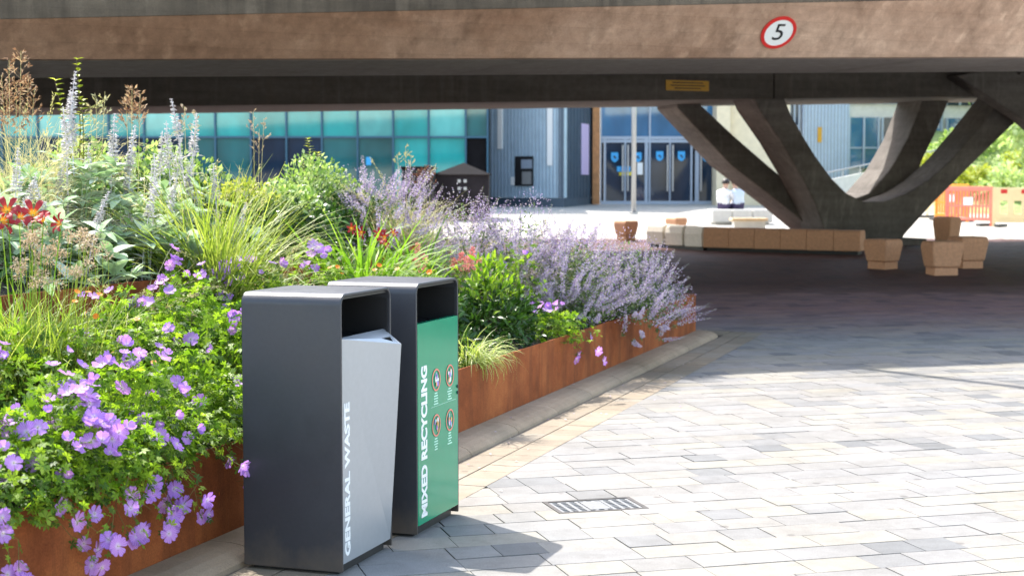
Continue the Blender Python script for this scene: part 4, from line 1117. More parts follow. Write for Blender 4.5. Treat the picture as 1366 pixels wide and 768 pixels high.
# ------------------------------------------------------------------ geranium mounds
def mound_points(c, rs, rn, h, n, lo=.6, skirt=0.0):
    """points in a leafy mound; returns positions and outward directions"""
    u = unit(rng.normal(0, 1, (n, 3))); u[:, 2] = np.abs(u[:, 2])
    lump = 1 + .16 * np.sin(u[:, 0] * 5 + c[0] * 9) * np.sin(u[:, 1] * 4 + c[1] * 7) + .10 * np.sin(u[:, 2] * 9 + c[0] * 5)
    r = (lo + (1 - lo) * rng.uniform(0, 1, n) ** .6) * lump
    D3 = np.array([*D2, 0]); N3 = np.array([*N2, 0])
    loc = u * r[:, None]
    P = np.array(c)[None] + loc[:, 0:1] * rs * D3 + loc[:, 1:2] * rn * N3 + loc[:, 2:3] * h * np.array([0, 0, 1.])
    o = unit(u[:, 0:1] / rs * D3 + u[:, 1:2] / rn * N3 + u[:, 2:3] / h * np.array([0, 0, 1.]))
    return P, o
def clear_walls(P, z_wall=.47, out=.03):
    """leaves that spill over the front wall stay in front of it"""
    s, n = (P[:, :2] - PC) @ D2, (P[:, :2] - PC) @ N2
    bad = (P[:, 2] < z_wall) & (n > -out) & (n < .08)
    return ~bad
def geranium(px, n0, rs, rn, h, nf, label, leaves=900, hang=0, flowers_px=None, group='violet geraniums in the steel planter', fr=.038):
    b = bedpx(px, n0); s0 = sn(b)[0]; z0 = soilz(s0, n0)
    root = thing('geranium', (*b, z0), label, 'plant', group)
    c = (*b, z0)
    P, o = mound_points(c, rs, rn, h, leaves, .55)
    C = Cloud()
    k = clear_walls(P); P, o = P[k], o[k]
    k = P[:, 2] > .1; P, o = P[k], o[k]
    up = jitter(unit(o * .8 + np.array([0, 0, .7])), .35); d = jitter(unit(o * .6 + np.array([0, 0, -.1])), .6)
    V, Q = scatter(*LOBED, P, frames(d, up), rng.uniform(.020, .041, len(P))); C.add(V, Q, 0)
    # trailing stems over the wall
    hp = []
    for i in range(hang):
        s = s0 + rng.uniform(-1, 1) * rs; st = bed(s, .05); L = rng.uniform(.12, .34); outw = rng.uniform(.08, .26)
        pts = []
        for t in np.linspace(0, 1, 7):
            q = st - N2 * (outw * t ** .7 + .06 * t); z = .50 + .10 * math.sin(t * 2.4) - L * t ** 2
            pts.append((q[0] + .05 * t * rng.normal(), q[1], z))
        V, Q = ribbon(pts, .0022); C.add(V, Q, 1)
        pts = np.array(pts); m_ = 26; tt = rng.uniform(.1, 1, m_) * 6; i0 = np.minimum(tt.astype(int), 5)
        pp_ = pts[i0] + (pts[i0 + 1] - pts[i0]) * (tt - i0)[:, None] + rng.normal(0, .025, (m_, 3)); k = (pp_[:, :2] - PC) @ N2 < -.03; pp_ = pp_[k]
        dd_ = jitter(np.tile([*(-N2 * .6), -.5], (len(pp_), 1)), .6)
        V, Q = scatter(*LOBED, pp_, frames(dd_, jitter(np.tile([*(-N2), .8], (len(pp_), 1)), .4)), rng.uniform(.016, .03, len(pp_))); C.add(V, Q, 0)
        hp.append(pts[-1])
    for i in range(26):
        q = P[rng.integers(len(P))]; V, Q = ribbon([np.array(c) * .6 + q * .4, (np.array(c) + q) / 2 * [1, 1, 1] + [0, 0, .05], q + [0, 0, .03]], .002); C.add(V, Q, 1)
    C.build('foliage', [M['ger'], M['gerstem']], root)
    cam_ = np.array([0, 0, CAMZ])
    order = rng.permutation(len(P)); got = 0; taken = []
    for i in order:
        if got >= nf: break
        tc_ = unit(cam_ - P[i])
        if o[i] @ unit(tc_ + [0, 0, .6]) < .55: continue
        if np.linalg.norm((P[i] - np.array(c)) / np.array([rs, rs, h])) < .85: continue
        pos = P[i] + o[i] * rng.uniform(.02, .06) + [0, 0, .02]
        # loosely grouped
        nr = unit(o[i] * .6 + tc_ * .55 + np.array([0, 0, .5]) + rng.normal(0, .42, 3))
        flower_obj(GER, 'flower', root, pos, nr, fr * rng.uniform(.68, 1.12), int(rng.integers(6))); got += 1
        if rng.random() < .5 and got < nf:
            flower_obj(GER, 'flower', root, pos + rng.normal(0, .035, 3), unit(nr + rng.normal(0, .3, 3)), fr * rng.uniform(.62, 1.05), int(rng.integers(6))); got += 1
    for q in hp:
        if rng.random() < .75: flower_obj(GER, 'flower', root, q, unit(np.array([*(-N2), .1]) + rng.normal(0, .3, 3) + [.2, -.5, 0]), fr * rng.uniform(.8, 1.05), int(rng.integers(4)))
        if rng.random() < .55: flower_obj(GER, 'flower', root, q + rng.normal(0, .03, 3), unit(np.array([*(-N2), .1]) + rng.normal(0, .3, 3) + [.2, -.5, 0]), fr * rng.uniform(.8, 1.0), int(rng.integers(3)))
    return root
geranium(-20, .16, .42, .34, .42, 16, 'violet geranium at the very left edge of the photo, hanging low over the planter', 1300, 8)
geranium(75, .14, .42, .36, .46, 64, 'most densely flowered violet geranium, spilling low over the rusty planter edge', 1500, 14)
geranium(165, .20, .40, .36, .44, 44, 'violet geranium over the rusty wall, its flowers trailing towards the bins', 1400, 11)
geranium(255, .26, .36, .32, .36, 7, 'dark leafy geranium in the gap just left of the grey bin, few flowers', 1300, 4)
geranium(330, .40, .40, .36, .46, 8, 'leafy geranium directly behind the GENERAL WASTE bin', 1000, 0)
geranium(40, .80, .42, .36, .44, 8, 'geranium with scattered flowers below the tan seed heads', 1000, 0)
geranium(150, .85, .44, .38, .52, 20, 'bright green geranium in mid bed left of the bins, with orange specks beside it', 1500, 0)
geranium(245, .80, .44, .38, .54, 16, 'bright green geranium mound next to the top corner of the grey bin', 1500, 0)
geranium(235, 1.05, .44, .28, .52, 20, 'geranium row of pale violet blooms in front of the arching grass', 900, 0)
geranium(335, 1.02, .48, .28, .56, 34, 'geranium whose blooms crowd just above the top of the grey bin', 1300, 0)
geranium(420, 1.0, .44, .3, .60, 18, 'geranium with blooms between the tops of the two bins', 800, 0)
geranium(738, .10, .26, .20, .24, 9, 'small violet geranium hanging over the wall below the catmint', 420, 4)
geranium(690, .5, .3, .25, .62, 4, 'sparse geranium with a few violet blooms among the catmint stems', 300, 0)

# ------------------------------------------------------------------ lamb's ears
def lambs_ear(px, n0, rad, h, label, tops, nleaf=150, Yoff=0):
    b = bedpx(px, n0); s0 = sn(b)[0]; z0 = soilz(s0, n0)
    root = thing('lambs_ear', (*b, z0), label, 'plant', 'silver lambs ears in the raised bed')
    C = Cloud()
    for i in range(nleaf // 6):
        a = rng.uniform(0, 6.28); r_ = rad * math.sqrt(rng.uniform(0, 1)); c = np.array([b[0] + r_ * math.cos(a), b[1] + r_ * math.sin(a), z0 + h * rng.uniform(.05, .95) * (1 - .4 * r_ / rad)])
        m_ = 7; aa = rng.uniform(0, 6.28) + np.arange(m_) * 2.4; el = rng.uniform(-.1, 1.0, m_)
        d = np.stack([np.cos(aa) * np.cos(el), np.sin(aa) * np.cos(el), np.sin(el)], 1)
        V, Q = scatter(*leaf([.04, .17, .21, .16, .02], .16, rng.uniform(.1, .5)), np.tile(c, (m_, 1)), frames(d, jitter(np.tile([0, 0, 1.], (m_, 1)), .2)), rng.uniform(.08, .17, m_)); C.add(V, Q, 0)
        V, Q = ribbon([(c[0] * .8 + b[0] * .2, c[1] * .8 + b[1] * .2, z0), c], .004); C.add(V, Q, 0)
    C.build('foliage', [M['ear']], root, True)
    for i, (tx, ty) in enumerate(tops):
        Y = b[1] + rng.uniform(-rad, rad) * .6; tip = at(tx, ty, Y); sx = tip[0] * .55 + b[0] * .45 + rng.normal(0, .04)
        base = np.array([sx, Y + rng.normal(0, .05), max(z0, tip[2] - rng.uniform(.75, .95))]); v = tip - base; L = np.linalg.norm(v)
        spike_obj(EAR, 'flower_spike', root, base, v, L, 1.0, i, 1.0)
    return root
lambs_ear(88, 2.0, .38, .74, 'lambs ear carrying the tallest pair of silvery spikes, beside a leafy twig', [(88, 92), (80, 118), (99, 140), (70, 205), (112, 190)], 290)
lambs_ear(22, 1.75, .36, .62, 'lambs ear at the left edge with short woolly spikes above the red daylilies', [(18, 195), (8, 240), (34, 225), (40, 262)], 190)
lambs_ear(160, 1.8, .40, .66, 'lambs ear with three slim spikes between the tallest pair and the brown plume', [(148, 148), (158, 165), (165, 200), (130, 240), (178, 232)], 290)
lambs_ear(235, 1.9, .40, .60, 'lambs ear whose spikes stand against the teal glass', [(242, 130), (257, 148), (229, 160), (205, 173), (250, 185), (240, 205), (262, 222)], 270)
lambs_ear(200, 1.45, .32, .42, 'low lambs ear with leaning knobbly spikes at mid bed', [(215, 205), (190, 240), (222, 232)], 130)
lambs_ear(290, 1.6, .28, .36, 'small lambs ear in front of the yellow green shrub', [(284, 215), (268, 250), (318, 268)], 90)
lambs_ear(95, 1.45, .34, .42, 'broad leaved lambs ear low behind the arching grass', [(62, 240), (125, 250)], 130)

# ------------------------------------------------------------------ shrubs
def shrub(px, n0, Yext, rs, rn, h, label, mats, tmpl, size, n, lift=0, cat='shrub', twigs=18, lo=.5):
    b = bedpx(px, n0); s0 = sn(b)[0]; z0 = soilz(s0, n0) + lift
    root = thing('shrub', (*b, z0), label, cat)
    C = Cloud()
    P, o = mound_points((*b, z0), rs, rn, h, n, lo)
    d = jitter(unit(o + [0, 0, .5]), .5); up = jitter(unit(o + [0, 0, .8]), .4)
    for mi in range(len(mats)):
        k = (np.arange(len(P)) % len(mats)) == mi
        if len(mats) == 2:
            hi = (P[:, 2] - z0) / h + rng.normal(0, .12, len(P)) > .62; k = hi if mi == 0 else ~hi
        V, Q = scatter(*tmpl, P[k], frames(d[k], up[k]), size * rng.uniform(.6, 1.25, k.sum())); C.add(V, Q, mi)
    C.build('foliage', [M[q] for q in mats], root)
    C = Cloud()
    for i in range(twigs):
        q = P[rng.integers(len(P))]; V, Q = ribbon([(b[0], b[1], z0 - .02), (np.array([b[0], b[1], z0]) * .4 + q * .6), q], .005); C.add(V, Q, 0)
    C.build('stems', [M['bark']], root)
    return root
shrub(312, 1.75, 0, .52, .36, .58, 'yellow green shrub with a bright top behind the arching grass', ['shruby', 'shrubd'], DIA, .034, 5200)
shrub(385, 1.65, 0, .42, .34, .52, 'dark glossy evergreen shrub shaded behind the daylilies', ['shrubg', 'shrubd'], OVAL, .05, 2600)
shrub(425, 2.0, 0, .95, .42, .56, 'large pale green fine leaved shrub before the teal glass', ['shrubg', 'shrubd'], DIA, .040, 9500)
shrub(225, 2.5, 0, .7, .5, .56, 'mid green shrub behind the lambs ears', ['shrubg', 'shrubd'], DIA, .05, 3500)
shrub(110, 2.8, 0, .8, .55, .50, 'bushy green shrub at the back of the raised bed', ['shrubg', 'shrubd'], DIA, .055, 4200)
shrub(655, .40, 0, .42, .30, .50, 'leafy bright green bush at the planter edge right of the green bin', ['ger', 'shrubd'], LANCE, .075, 1700)
shrub(560, .75, 0, .5, .34, .46, 'bright green low bush behind the green bin', ['ger', 'shrubd'], LANCE, .07, 1500)
shrub(475, .7, 0, .5, .34, .40, 'low green bush behind the gap between the bins', ['ger', 'shrubd'], LANCE, .065, 1300)
# leafy upright twig
def twig(px, n0, tops, label):
    b = bedpx(px, n0); z0 = soilz(sn(b)[0], n0); root = thing('sapling', (*b, z0), label, 'plant'); C = Cloud()
    for tx, ty in tops:
        tip = at(tx, ty, b[1]); pts = [np.array([b[0], b[1], z0]) * (1 - t) + tip * t + np.array([.04 * math.sin(t * 3), 0, 0]) for t in np.linspace(0, 1, 9)]
        V, Q = ribbon(pts, .005); C.add(V, Q, 1)
        for t in np.linspace(.25, 1, 26):
            q = np.array(pts[0]) * (1 - t) + np.array(pts[-1]) * t + np.array([.04 * math.sin(t * 3), 0, 0]); a = rng.uniform(0, 6.28, 3); d = unit(np.stack([np.cos(a), np.sin(a), np.full(3, .7)], 1))
            V, Q = scatter(*OVAL, np.tile(q, (3, 1)), frames(d, np.tile([0, 0, 1.], (3, 1))), rng.uniform(.03, .055, 3)); C.add(V, Q, 0)
    C.build('foliage', [M['shruby'], M['bark']], root)
twig(95, 2.3, [(101, 80), (72, 108), (108, 135), (82, 150)], 'leafy green sapling rising behind the tallest silver spikes')
twig(408, 2.3, [(409, 186), (400, 215), (422, 205)], 'small leafy shoot on top of the pale green shrub')

# ------------------------------------------------------------------ grasses
def grass(px, n0, n, length, width, lean, droop, mat, label, spread=.05, heads=None, headmat='straw', lift=0, cat='grass', az=None, s_front=False):
    b = bedpx(px, n0); z0 = soilz(sn(b)[0], n0) + lift
    root = thing('grass_tuft', (*b, z0), label, cat)
    C = Cloud(); V, Q, P = blades(n, (*b, z0), spread, length, width, lean, droop, az=az); C.add(V, Q, 0)
    C.build('foliage', [M[mat]], root)
    if heads:
        cnt, hl, hw = heads; V, Q, P = blades(cnt, (*b, z0), spread, length * 1.18, width * .35, lean * .8, droop * .9, 8, lvar=.25)
        for i in range(cnt):
            C = Cloud(); pts = P[i]; Vv, Qq = ribbon(pts, .0016); C.add(Vv, Qq, 0)
            m_ = 46; t = rng.uniform(.62, 1, m_) * 8; i0 = np.minimum(t.astype(int), 7); q = pts[i0] + (pts[i0 + 1] - pts[i0]) * (t - i0)[:, None]
            tang = unit(pts[i0 + 1] - pts[i0]); d = jitter(tang + [0, 0, -.1], .35); q = q + rng.normal(0, hw, (m_, 3))
            Vv, Qq = scatter(*DIA, q, frames(d, rng.normal(0, 1, (m_, 3))), np.stack([np.full(m_, hl * .35), hl * rng.uniform(.6, 1.3, m_), np.full(m_, hl * .3)], 1)); C.add(Vv, Qq, 1)
            C.build('seed_head', [M[mat], M[headmat]], root)
    return root
grass(285, 1.20, 520, 1.12, .0062, .26, .50, 'grassy', 'large arching yellow green grass in front of the dark shrub', .07, (24, .030, .006), 'straw')
grass(345, 1.24, 240, .80, .0035, .55, .8, 'straw', 'straw coloured grass drooping over the raised steel wall', .06, (10, .03, .006), 'straw')
grass(175, 1.2, 260, .68, .0035, .5, .7, 'straw', 'fine pale grass left of the large arching grass', .06, (14, .028, .006), 'straw')
grass(15, 2.1, 520, .72, .003, .35, .65, 'straw', 'wispy pale grass at the left edge beneath the brown plumes', .12, (16, .03, .008), 'straw')
grass(60, 2.6, 320, .80, .003, .3, .5, 'straw', 'fine pale grass behind the tallest silver spikes', .12, (12, .03, .008), 'straw')
grass(520, 1.5, 420, .62, .003, .4, .7, 'straw', 'wispy tan grass among the tall lilac spikes', .12, (18, .03, .007), 'straw')
grass(610, 1.1, 420, .72, .003, .4, .7, 'straw', 'wispy tan grass rising from the middle of the catmint', .12, (18, .03, .007), 'straw')
grass(705, .75, 320, .75, .003, .4, .6, 'straw', 'wispy cream grass behind the right hand catmint', .12, (18, .03, .007), 'straw')
grass(425, 1.2, 260, .72, .004, .7, .8, 'straw', 'tan grass arching left over the raised wall beside the daylilies', .08, (14, .03, .007), 'straw')
grass(30, .95, 420, .62, .0055, .22, .45, 'grassy', 'upright green sedge under the tan seed heads at the left', .16)
grass(628, .08, 170, .36, .005, .45, .95, 'varieg', 'pale striped grass tuft hanging over the wall beside the green bin', .05, az=rng.normal(-.9, 1.1, 170))
# strap leaved daylilies
def daylily(px, n0, n, length, flowers, label, dist_r, tmp=LILY, cat='plant'):
    b = bedpx(px, n0); z0 = soilz(sn(b)[0], n0); root = thing('daylily', (*b, z0), label, cat)
    C = Cloud(); V, Q, P = blades(n, (*b, z0), .09, length, .016, .30, .55); C.add(V, Q, 0)
    pos = []
    for fx_, fy_, k in flowers:
        tip = at(fx_, fy_, b[1] + rng.uniform(-.12, .12)); pts = [np.array([b[0] + .3 * (tip[0] - b[0]), b[1], z0]) * (1 - t) + tip * t for t in np.linspace(0, 1, 6)]
        V, Q = ribbon(pts, .004); C.add(V, Q, 0); pos.append((tip, k))
    C.build('foliage', [M['lily']], root)
    for i, (tip, k) in enumerate(pos):
        flower_obj(tmp, 'flower', root, tip, unit(np.array([rng.normal(0, .5), -.75, .55]) + rng.normal(0, .25, 3)), dist_r * k, i)
daylily(28, 1.05, 70, .5, [(10, 283, 1.1), (44, 287, 1.1), (26, 292, .9), (82, 299, .8), (58, 296, .8), (2, 296, 1.0)], 'daylily with large dark red yellow throated blooms at the left edge', .066)
daylily(478, 1.05, 210, .88, [(484, 311, 1), (505, 313, .9), (515, 318, 1.1), (468, 305, .8), (524, 312, .7), (512, 327, .8)], 'daylily clump with strap leaves and small red blooms behind the bins', .055)
daylily(545, 1.15, 120, .74, [(552, 332, .7)], 'strap leaved clump with one red bud, left of the pink plumes', .05)
# tan seed heads on stalks (left)
def seedheads(px, n0, tops, label, mat, blob, cnt, name='sedge', cat='grass', sq=1.0):
    b = bedpx(px, n0); z0 = soilz(sn(b)[0], n0); root = thing(name, (*b, z0), label, cat)
    C = Cloud(); V, Q, P = blades(40, (*b, z0), .12, .5, .005, .25, .4); C.add(V, Q, 0); C.build('foliage', [M['grassy']], root)
    for tx, ty in tops:
        C = Cloud(); tip = at(tx, ty, b[1] + rng.uniform(-.18, .18)); base = np.array([b[0] * .5 + tip[0] * .5, tip[1], z0])
        V, Q = ribbon([base, (base + tip) / 2 + rng.normal(0, .01, 3), tip], .0022); C.add(V, Q, 1)
        m_ = cnt; u = unit(rng.normal(0, 1, (m_, 3))); q = tip + u * blob * rng.uniform(.2, 1, (m_, 1)) * np.array([1, 1, sq])
        V, Q = scatter(*DIA, q, frames(jitter(u, .5), rng.normal(0, 1, (m_, 3))), blob * rng.uniform(.25, .6, m_)); C.add(V, Q, 0)
        C.build('seed_head', [M[mat], M['grassy']], root)
tp = [(x, y) for x, y in zip(rng.uniform(2, 120, 44), rng.uniform(306, 385, 44)) if y < 330 + .5 * x + 25][:40]
seedheads(50, .98, tp, 'sedge bearing many crumpled tan seed heads below the red daylilies', 'seedtan', .030, 55)
seedheads(135, 1.05, [(125, 318), (137, 330), (118, 345), (145, 342), (106, 365), (128, 338), (80, 450), (82, 436)], 'small sedge with a few tan heads beside pale violet blooms', 'seedtan', .028, 50)
# airy brown plumes
def plume(px, n0, tops, label, mat, L, wdt, cnt):
    b = bedpx(px, n0); z0 = soilz(sn(b)[0], n0); root = thing('plume_grass', (*b, z0), label, 'grass')
    C = Cloud(); V, Q, P = blades(60, (*b, z0), .06, .55, .004, .3, .5); C.add(V, Q, 0); C.build('foliage', [M['straw']], root)
    for tx, ty in tops:
        C = Cloud(); tip = at(tx, ty, b[1] + rng.uniform(-.1, .1)); base = np.array([b[0] * .6 + tip[0] * .4, tip[1], z0]); ax = unit(tip - base)
        V, Q = ribbon([base, (base + tip) / 2, tip], .0025); C.add(V, Q, 1)
        for k in range(cnt):
            t = rng.uniform(0, 1); q0 = tip - ax * L * t; a = rng.uniform(0, 6.28); ln_ = wdt * (.25 + .75 * t) * rng.uniform(.6, 1.2)
            d = unit(np.array([math.cos(a), math.sin(a), .9])); e = q0 + d * ln_; V, Q = ribbon([q0, e], .0010, False); C.add(V, Q, 0)
            m_ = 5; q = q0 + (e - q0) * rng.uniform(.4, 1.05, (m_, 1)); V, Q = scatter(*DIA, q, frames(jitter(np.tile(d, (m_, 1)), .3), rng.normal(0, 1, (m_, 3))), np.stack([np.full(m_, .016), rng.uniform(.018, .034, m_), np.full(m_, .012)], 1)); C.add(V, Q, 0)
        C.build('seed_head', [M[mat], M['straw']], root)
plume(14, 2.4, [(28, 68), (12, 80), (38, 105), (22, 112), (2, 100), (46, 118), (8, 125)], 'tall brown plumed grass at the upper left edge', 'seedbrown', .30, .11, 26)
plume(176, 2.1, [(176, 120), (168, 130), (187, 126)], 'single brown plume standing against the dark bridge beam', 'seedbrown', .22, .10, 28)
plume(250, 2.2, [(246, 142), (262, 150)], 'faint pale plume behind the spikes at the glass', 'seedtan', .16, .06, 12)
plume(340, 2.4, [(338, 150), (352, 158), (346, 172)], 'thin pale plumes above the yellow green shrub', 'seedtan', .20, .07, 9)
plume(128, 2.7, [(128, 128), (140, 122), (120, 140)], 'hazy thin plume behind the tallest silver spikes', 'straw', .2, .08, 9)
plume(566, 1.5, [(567, 222), (556, 228), (575, 230)], 'dark reddish plume before the black cabinet', 'seeddark', .13, .075, 24)
plume(545, 1.6, [(541, 196), (530, 205), (548, 207)], 'small whitish plume near the top of the lilac spikes', 'straw', .10, .06, 9)

# ------------------------------------------------------------------ catmint and tall lilac spikes
def catmint(px, n0, rs, rn, h, label, nsp, leaves, tm=CAT, ul=.36, lean=(0, 0), spl=(.28, .46), zlo=-.1):
    b = bedpx(px, n0); z0 = soilz(sn(b)[0], n0); root = thing('catmint', (*b, z0), label, 'plant', 'catmint along the planter edge')
    c = np.array([b[0] + lean[0] * .5, b[1] + lean[1] * .5, z0]); C = Cloud()
    P, o = mound_points(c, rs * .85, rn * .85, h * .78, leaves, .35)
    k = clear_walls(P); P, o = P[k], o[k]
    V, Q = scatter(*OVAL, P, frames(jitter(unit(o + [0, 0, .3]), .5), jitter(unit(o + [0, 0, .6]), .4)), rng.uniform(.018, .038, len(P))); C.add(V, Q, 0)
    # fine lilac haze of small florets on side shoots
    P2, o2 = mound_points(c, rs, rn, h * .92, int(leaves * 1.5), .65); k = clear_walls(P2); P2, o2 = P2[k], o2[k]
    V, Q = scatter(*DIA, P2, frames(jitter(o2, .6), rng.normal(0, 1, (len(P2), 3))), rng.uniform(.012, .022, len(P2))); C.add(V, Q, 1)
    for i in range(60):
        q = P[rng.integers(len(P))]; V, Q = ribbon([(b[0], b[1], z0), (np.array([b[0], b[1], z0]) + q) / 2 + [0, 0, .05], q], .002); C.add(V, Q, 0)
    C.build('foliage', [M['catleaf'], M['cat']], root)
    cam_ = np.array([0, 0, CAMZ]); got = 0
    for _ in range(nsp * 6):
        if got >= nsp: break
        u = unit(rng.normal(0, 1, 3)); u[2] = abs(u[2]) + zlo; D3 = np.array([*D2, 0]); N3 = np.array([*N2, 0])
        base = c + u[0] * rs * .72 * D3 + u[1] * rn * .72 * N3 + u[2] * h * .66 * np.array([0, 0, 1.])
        od = unit(u[0] / rs * D3 + u[1] / rn * N3 + u[2] / h * np.array([0, 0, 1.]))
        if od @ unit(cam_ - base) < -.35: continue
        d = unit(od * .75 + np.array([lean[0] * .5, lean[1] * .5, .55]) + rng.normal(0, .22, 3))
        s_, n_ = (base[:2] - PC) @ D2, (base[:2] - PC) @ N2
        if base[2] < .47 and n_ > -.03: continue
        spike_obj(tm, 'flower_spike', root, base, d, rng.uniform(*spl), ul, got, rng.uniform(.9, 1.3)); got += 1
    return root
catmint(522, 1.5, .55, .40, .66, 'tall lilac flowered clump on the raised bed, against the dark kiosk', 42, 420, PER, .42, (0, 0), (.28, .46))
catmint(490, 1.75, .35, .30, .66, 'lilac spikes rising behind the pale green shrub and daylilies', 22, 260, PER, .42, (0, 0), (.25, .42))
catmint(625, 1.0, .62, .42, .98, 'broad lilac catmint left of the pink plumes and below the wispy grass', 95, 1700, CAT, .36)
catmint(690, .70, .60, .42, 1.02, 'dense lilac catmint in the middle of the drift, above the small geranium', 98, 2000, CAT, .36)
catmint(752, .38, .60, .42, 1.0, 'silvery lilac catmint at the wall, tallest near the planter corner', 98, 2200, CAT, .36, (.15, -.1))
catmint(815, .16, .62, .46, .76, 'catmint sprawling out over the wall towards the paving', 98, 2000, CAT, .36, (.42, -.22), (.26, .44), -.35)

# ------------------------------------------------------------------ pink astilbe, orange geums
def astilbe(px, n0, tops, label):
    b = bedpx(px, n0); z0 = soilz(sn(b)[0], n0); root = thing('astilbe', (*b, z0), label, 'plant')
    C = Cloud(); P, o = mound_points((*b, z0), .25, .2, .45, 420, .4); V, Q = scatter(*LANCE, P, frames(jitter(o, .4), jitter(np.tile([0, 0, 1.], (len(P), 1)), .3)), rng.uniform(.03, .06, len(P))); C.add(V, Q, 0); C.build('foliage', [M['ger']], root)
    for tx, ty, ln_, dx in tops:
        C = Cloud(); tip = at(tx, ty, b[1] + rng.uniform(-.1, .1)); base = tip - np.array([dx, 0, ln_]); st = np.array([b[0] * .3 + base[0] * .7, base[1], z0]); V, Q = ribbon([st, base, tip], .002); C.add(V, Q, 1)
        for k in range(34):
            t = k / 34; q0 = base + (tip - base) * t; a = rng.uniform(0, 6.28); d = unit(np.array([math.cos(a), math.sin(a), .5])); r_ = .055 * (1 - t) + .008
            m_ = 6; q = q0 + d * rng.uniform(.1, 1, (m_, 1)) * r_; V, Q = scatter(*DIA, q, frames(jitter(np.tile(d, (m_, 1)), .6), rng.normal(0, 1, (m_, 3))), rng.uniform(.012, .022, m_)); C.add(V, Q, 0)
        C.build('plume', [M['pink'], M['ger']], root)
astilbe(616, .72, [(632, 330, .14, .05), (615, 337, .12, -.02), (603, 345, .10, -.05), (640, 345, .12, .04), (622, 348, .10, 0), (628, 340, .12, .03)], 'salmon pink feathery plumes behind the green bin')
astilbe(563, .85, [(556, 324, .16, -.04), (550, 345, .08, -.06), (572, 352, .08, .05)], 'two slim drooping pink plumes beside the strap leaves')
def geum(px, n0, spots, label):
    b = bedpx(px, n0); z0 = soilz(sn(b)[0], n0); root = thing('geum', (*b, z0), label, 'plant', 'small orange flowers among the leaves')
    C = Cloud(); T = [at(x, y, b[1] - .15 + rng.uniform(-.06, .06)) for x, y in spots]
    for q in T: V, Q = ribbon([(b[0] * .5 + q[0] * .5, q[1] + .05, z0), (b[0] * .3 + q[0] * .7, q[1] + .03, (z0 + q[2]) / 2), q], .0018); C.add(V, Q, 0)
    C.build('stems', [M['gerstem']], root)
    for q in T: flower_obj(GEUM, 'flower', root, q, unit(np.array([0, -.6, .8]) + rng.normal(0, .4, 3)), .017 * rng.uniform(.8, 1.2), 0)
GEUM = [petal_flower(5, [.1, .4, .5, .3], [.05, .4, .75, 1.0], [0, .1, .2, .2], 'geum_flower', M['orange'])]
geum(110, .72, [(103, 389), (118, 390), (100, 402), (133, 393), (115, 417), (128, 422)], 'orange flowers scattered below the tan seed heads')
geum(190, .55, [(205, 483), (174, 488), (183, 426), (152, 470)], 'orange flowers among the geraniums left of the grey bin')
geum(470, .62, [(440, 357), (450, 356), (456, 365), (506, 354), (530, 359), (500, 360), (573, 363)], 'orange flowers just above the two bin tops')
geum(275, .15, [(287, 651), (290, 658)], 'single orange bloom on a stalk in front of the wall')
# dry sticks of the yellow flowering plant near the kiosk
# fallen petals
C = Cloud(); n = 46; s = rng.uniform(-9, -2.5, n); nn = -np.abs(rng.normal(.35, .3, n)) - .02
P = np.array([[*bed(a, b), .062 if b > -.1 else (.05 if b > -.2 else .008)] for a, b in zip(s, nn)]); P[:, 2] += rng.uniform(.0, .004, n)
V, Q = scatter(*DIA, P, frames(unit(np.concatenate([rng.normal(0, 1, (n, 2)), np.zeros((n, 1))], 1)), np.tile([0, 0, 1.], (n, 1))), rng.uniform(.015, .03, n)); C.add(V, Q, 0)
o = C.build('fallen_petals', [M['cat']], None); tag(o, 'violet petals fallen on the kerb and paving beside the planter', 'petals', kind='stuff')
# ground cover so no bare soil shows
C = Cloud()
for (sa, sb, na, nb, cnt, zz) in ((-13, -.2, .05, 1.25, 9000, .12), (-13, -4.2, 1.36, 4.5, 11000, .16), (-3.8, -.2, 1.3, 3.5, 4000, .2)):
    s = rng.uniform(sa, sb, cnt); n_ = rng.uniform(na, nb, cnt)
    P = np.array([[*bed(a, b), soilz(a, b)] for a, b in zip(s, n_)]); P[:, 2] += rng.uniform(0, 1, cnt) ** 1.3 * zz
    V, Q = scatter(*LANCE, P, frames(randdir(cnt, .1), jitter(np.tile([0, 0, 1.], (cnt, 1)), .4)), rng.uniform(.04, .09, cnt)); C.add(V, Q, 0)
o = C.build('ground_cover', [M['shrubd']], None); tag(o, 'low dark leaves covering the soil between the taller plants', 'ground cover', kind='stuff')

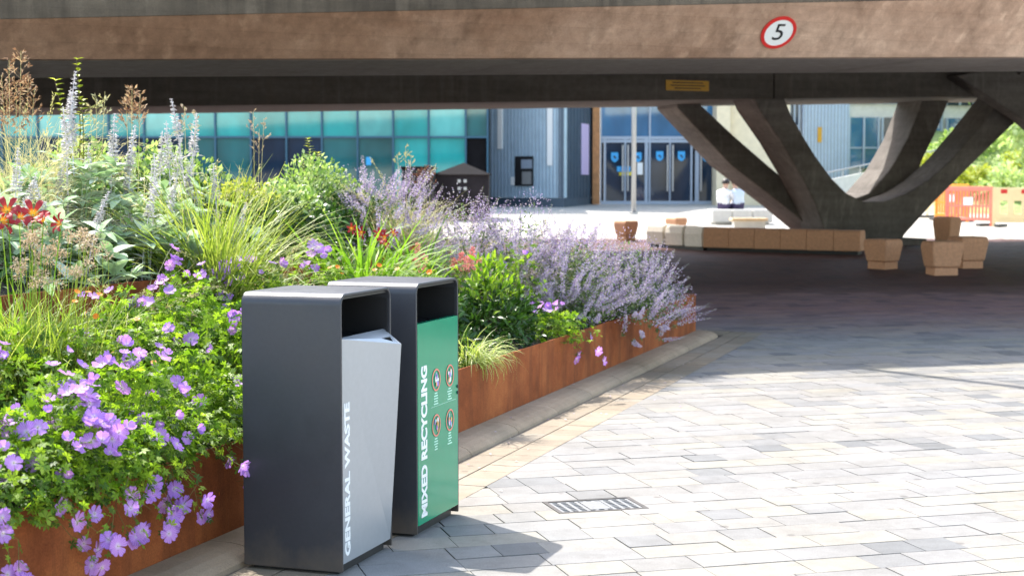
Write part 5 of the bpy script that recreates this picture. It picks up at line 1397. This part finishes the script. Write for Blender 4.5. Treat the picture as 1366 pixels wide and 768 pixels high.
# ------------------------------------------------------------------ bank planting and trees
def bush(X, Y, r_, h, label, mat, n=900, size=.16):
    z = bankz(X, Y) - .05; root = thing('bush', (X, Y, z), label, 'bush', 'bushes on the grass bank')
    C = Cloud(); u = unit(rng.normal(0, 1, (n, 3))); u[:, 2] = np.abs(u[:, 2]); lump = 1 + .2 * np.sin(u[:, 0] * 6 + X) * np.sin(u[:, 2] * 5 + Y)
    P = np.array([X, Y, z]) + u * np.array([r_, r_ * .8, h]) * ((.5 + .5 * rng.uniform(0, 1, n) ** .5) * lump)[:, None]
    V, Q = scatter(*OVAL, P, frames(jitter(u, .6), jitter(np.tile([0, 0, 1.], (n, 1)), .5)), size * rng.uniform(.6, 1.3, n)); C.add(V, Q, 0); C.build('foliage', [M[mat]], root)
for i, (px, Y, r_, h, mt, lb) in enumerate([(1262, 50, .9, .7, 'grassy', 'low yellow green bush at the left foot of the bank'), (1300, 49, 1.0, .8, 'shruby', 'pale bush above the red barrier'), (1345, 48, 1.1, .9, 'paleleaf', 'rounded light green bush above the yellow barrier'),
        (1325, 53, 1.3, 1.1, 'shrubg', 'fresh green bush half way up the bank'), (1385, 51, 1.4, 1.3, 'shruby', 'yellowish bush at the edge of the photo, upper bank'), (1285, 55, 1.2, .8, 'shrubg', 'green bush on the bank under the pale railing'), (1240, 53, .8, .6, 'shruby', 'small yellowish bush beside the slanting concrete leg'), (1360, 57, 1.6, 1.4, 'shrubg', 'largest bush near the top of the bank')]):
    bush((px - CX) / F * Y, Y, r_, h, lb, mt)
def tree(X, Y, H, cr, label, mat='paleleaf', n=5200, cz=.62):
    z = bankz(X, Y) - .1; root = thing('tree', (X, Y, z), label, 'tree', 'trees behind the plaza')
    g = MB(); g.tube([(X, Y, z), (X + .05, Y, z + H * .3), (X - .05, Y, z + H * .6), (X, Y, z + H * .9)], [.16, .12, .09, .03], 10)
    for k in range(8):
        a = k * 2.4; zb_ = z + H * (.35 + .06 * k); g.tube([(X, Y, zb_), (X + math.cos(a) * cr * .5, Y + math.sin(a) * cr * .5, zb_ + H * .12), (X + math.cos(a) * cr * .85, Y + math.sin(a) * cr * .85, zb_ + H * .16)], [.06, .04, .015], 6)
    g.build('trunk', M['bark'], root, True)
    C = Cloud(); k = 34; cc = unit(rng.normal(0, 1, (k, 3))) * rng.uniform(.3, 1, (k, 1)) ** .6 * np.array([cr, cr, H * .34]) + np.array([X, Y, z + H * cz])
    idx = rng.integers(0, k, n); P = cc[idx] + rng.normal(0, 1, (n, 3)) * cr * .17
    d = jitter(unit(P - np.array([X, Y, z + H * cz])), .7); V, Q = scatter(*OVAL, P, frames(d, jitter(np.tile([0, 0, 1.], (n, 1)), .5)), rng.uniform(.12, .24, n)); C.add(V, Q, 0); C.build('crown', [M[mat]], root)
tree((1398 - CX) / F * 46, 46, 5.2, 1.7, 'light green tree standing over the bank at the right edge of the photo')
tree((1325 - CX) / F * 57, 57, 6.5, 2.0, 'fresh green tree whose leaves show between the upper concrete legs')
tree((1440 - CX) / F * 54, 54, 7.5, 2.6, 'taller green tree behind the one over the bank')
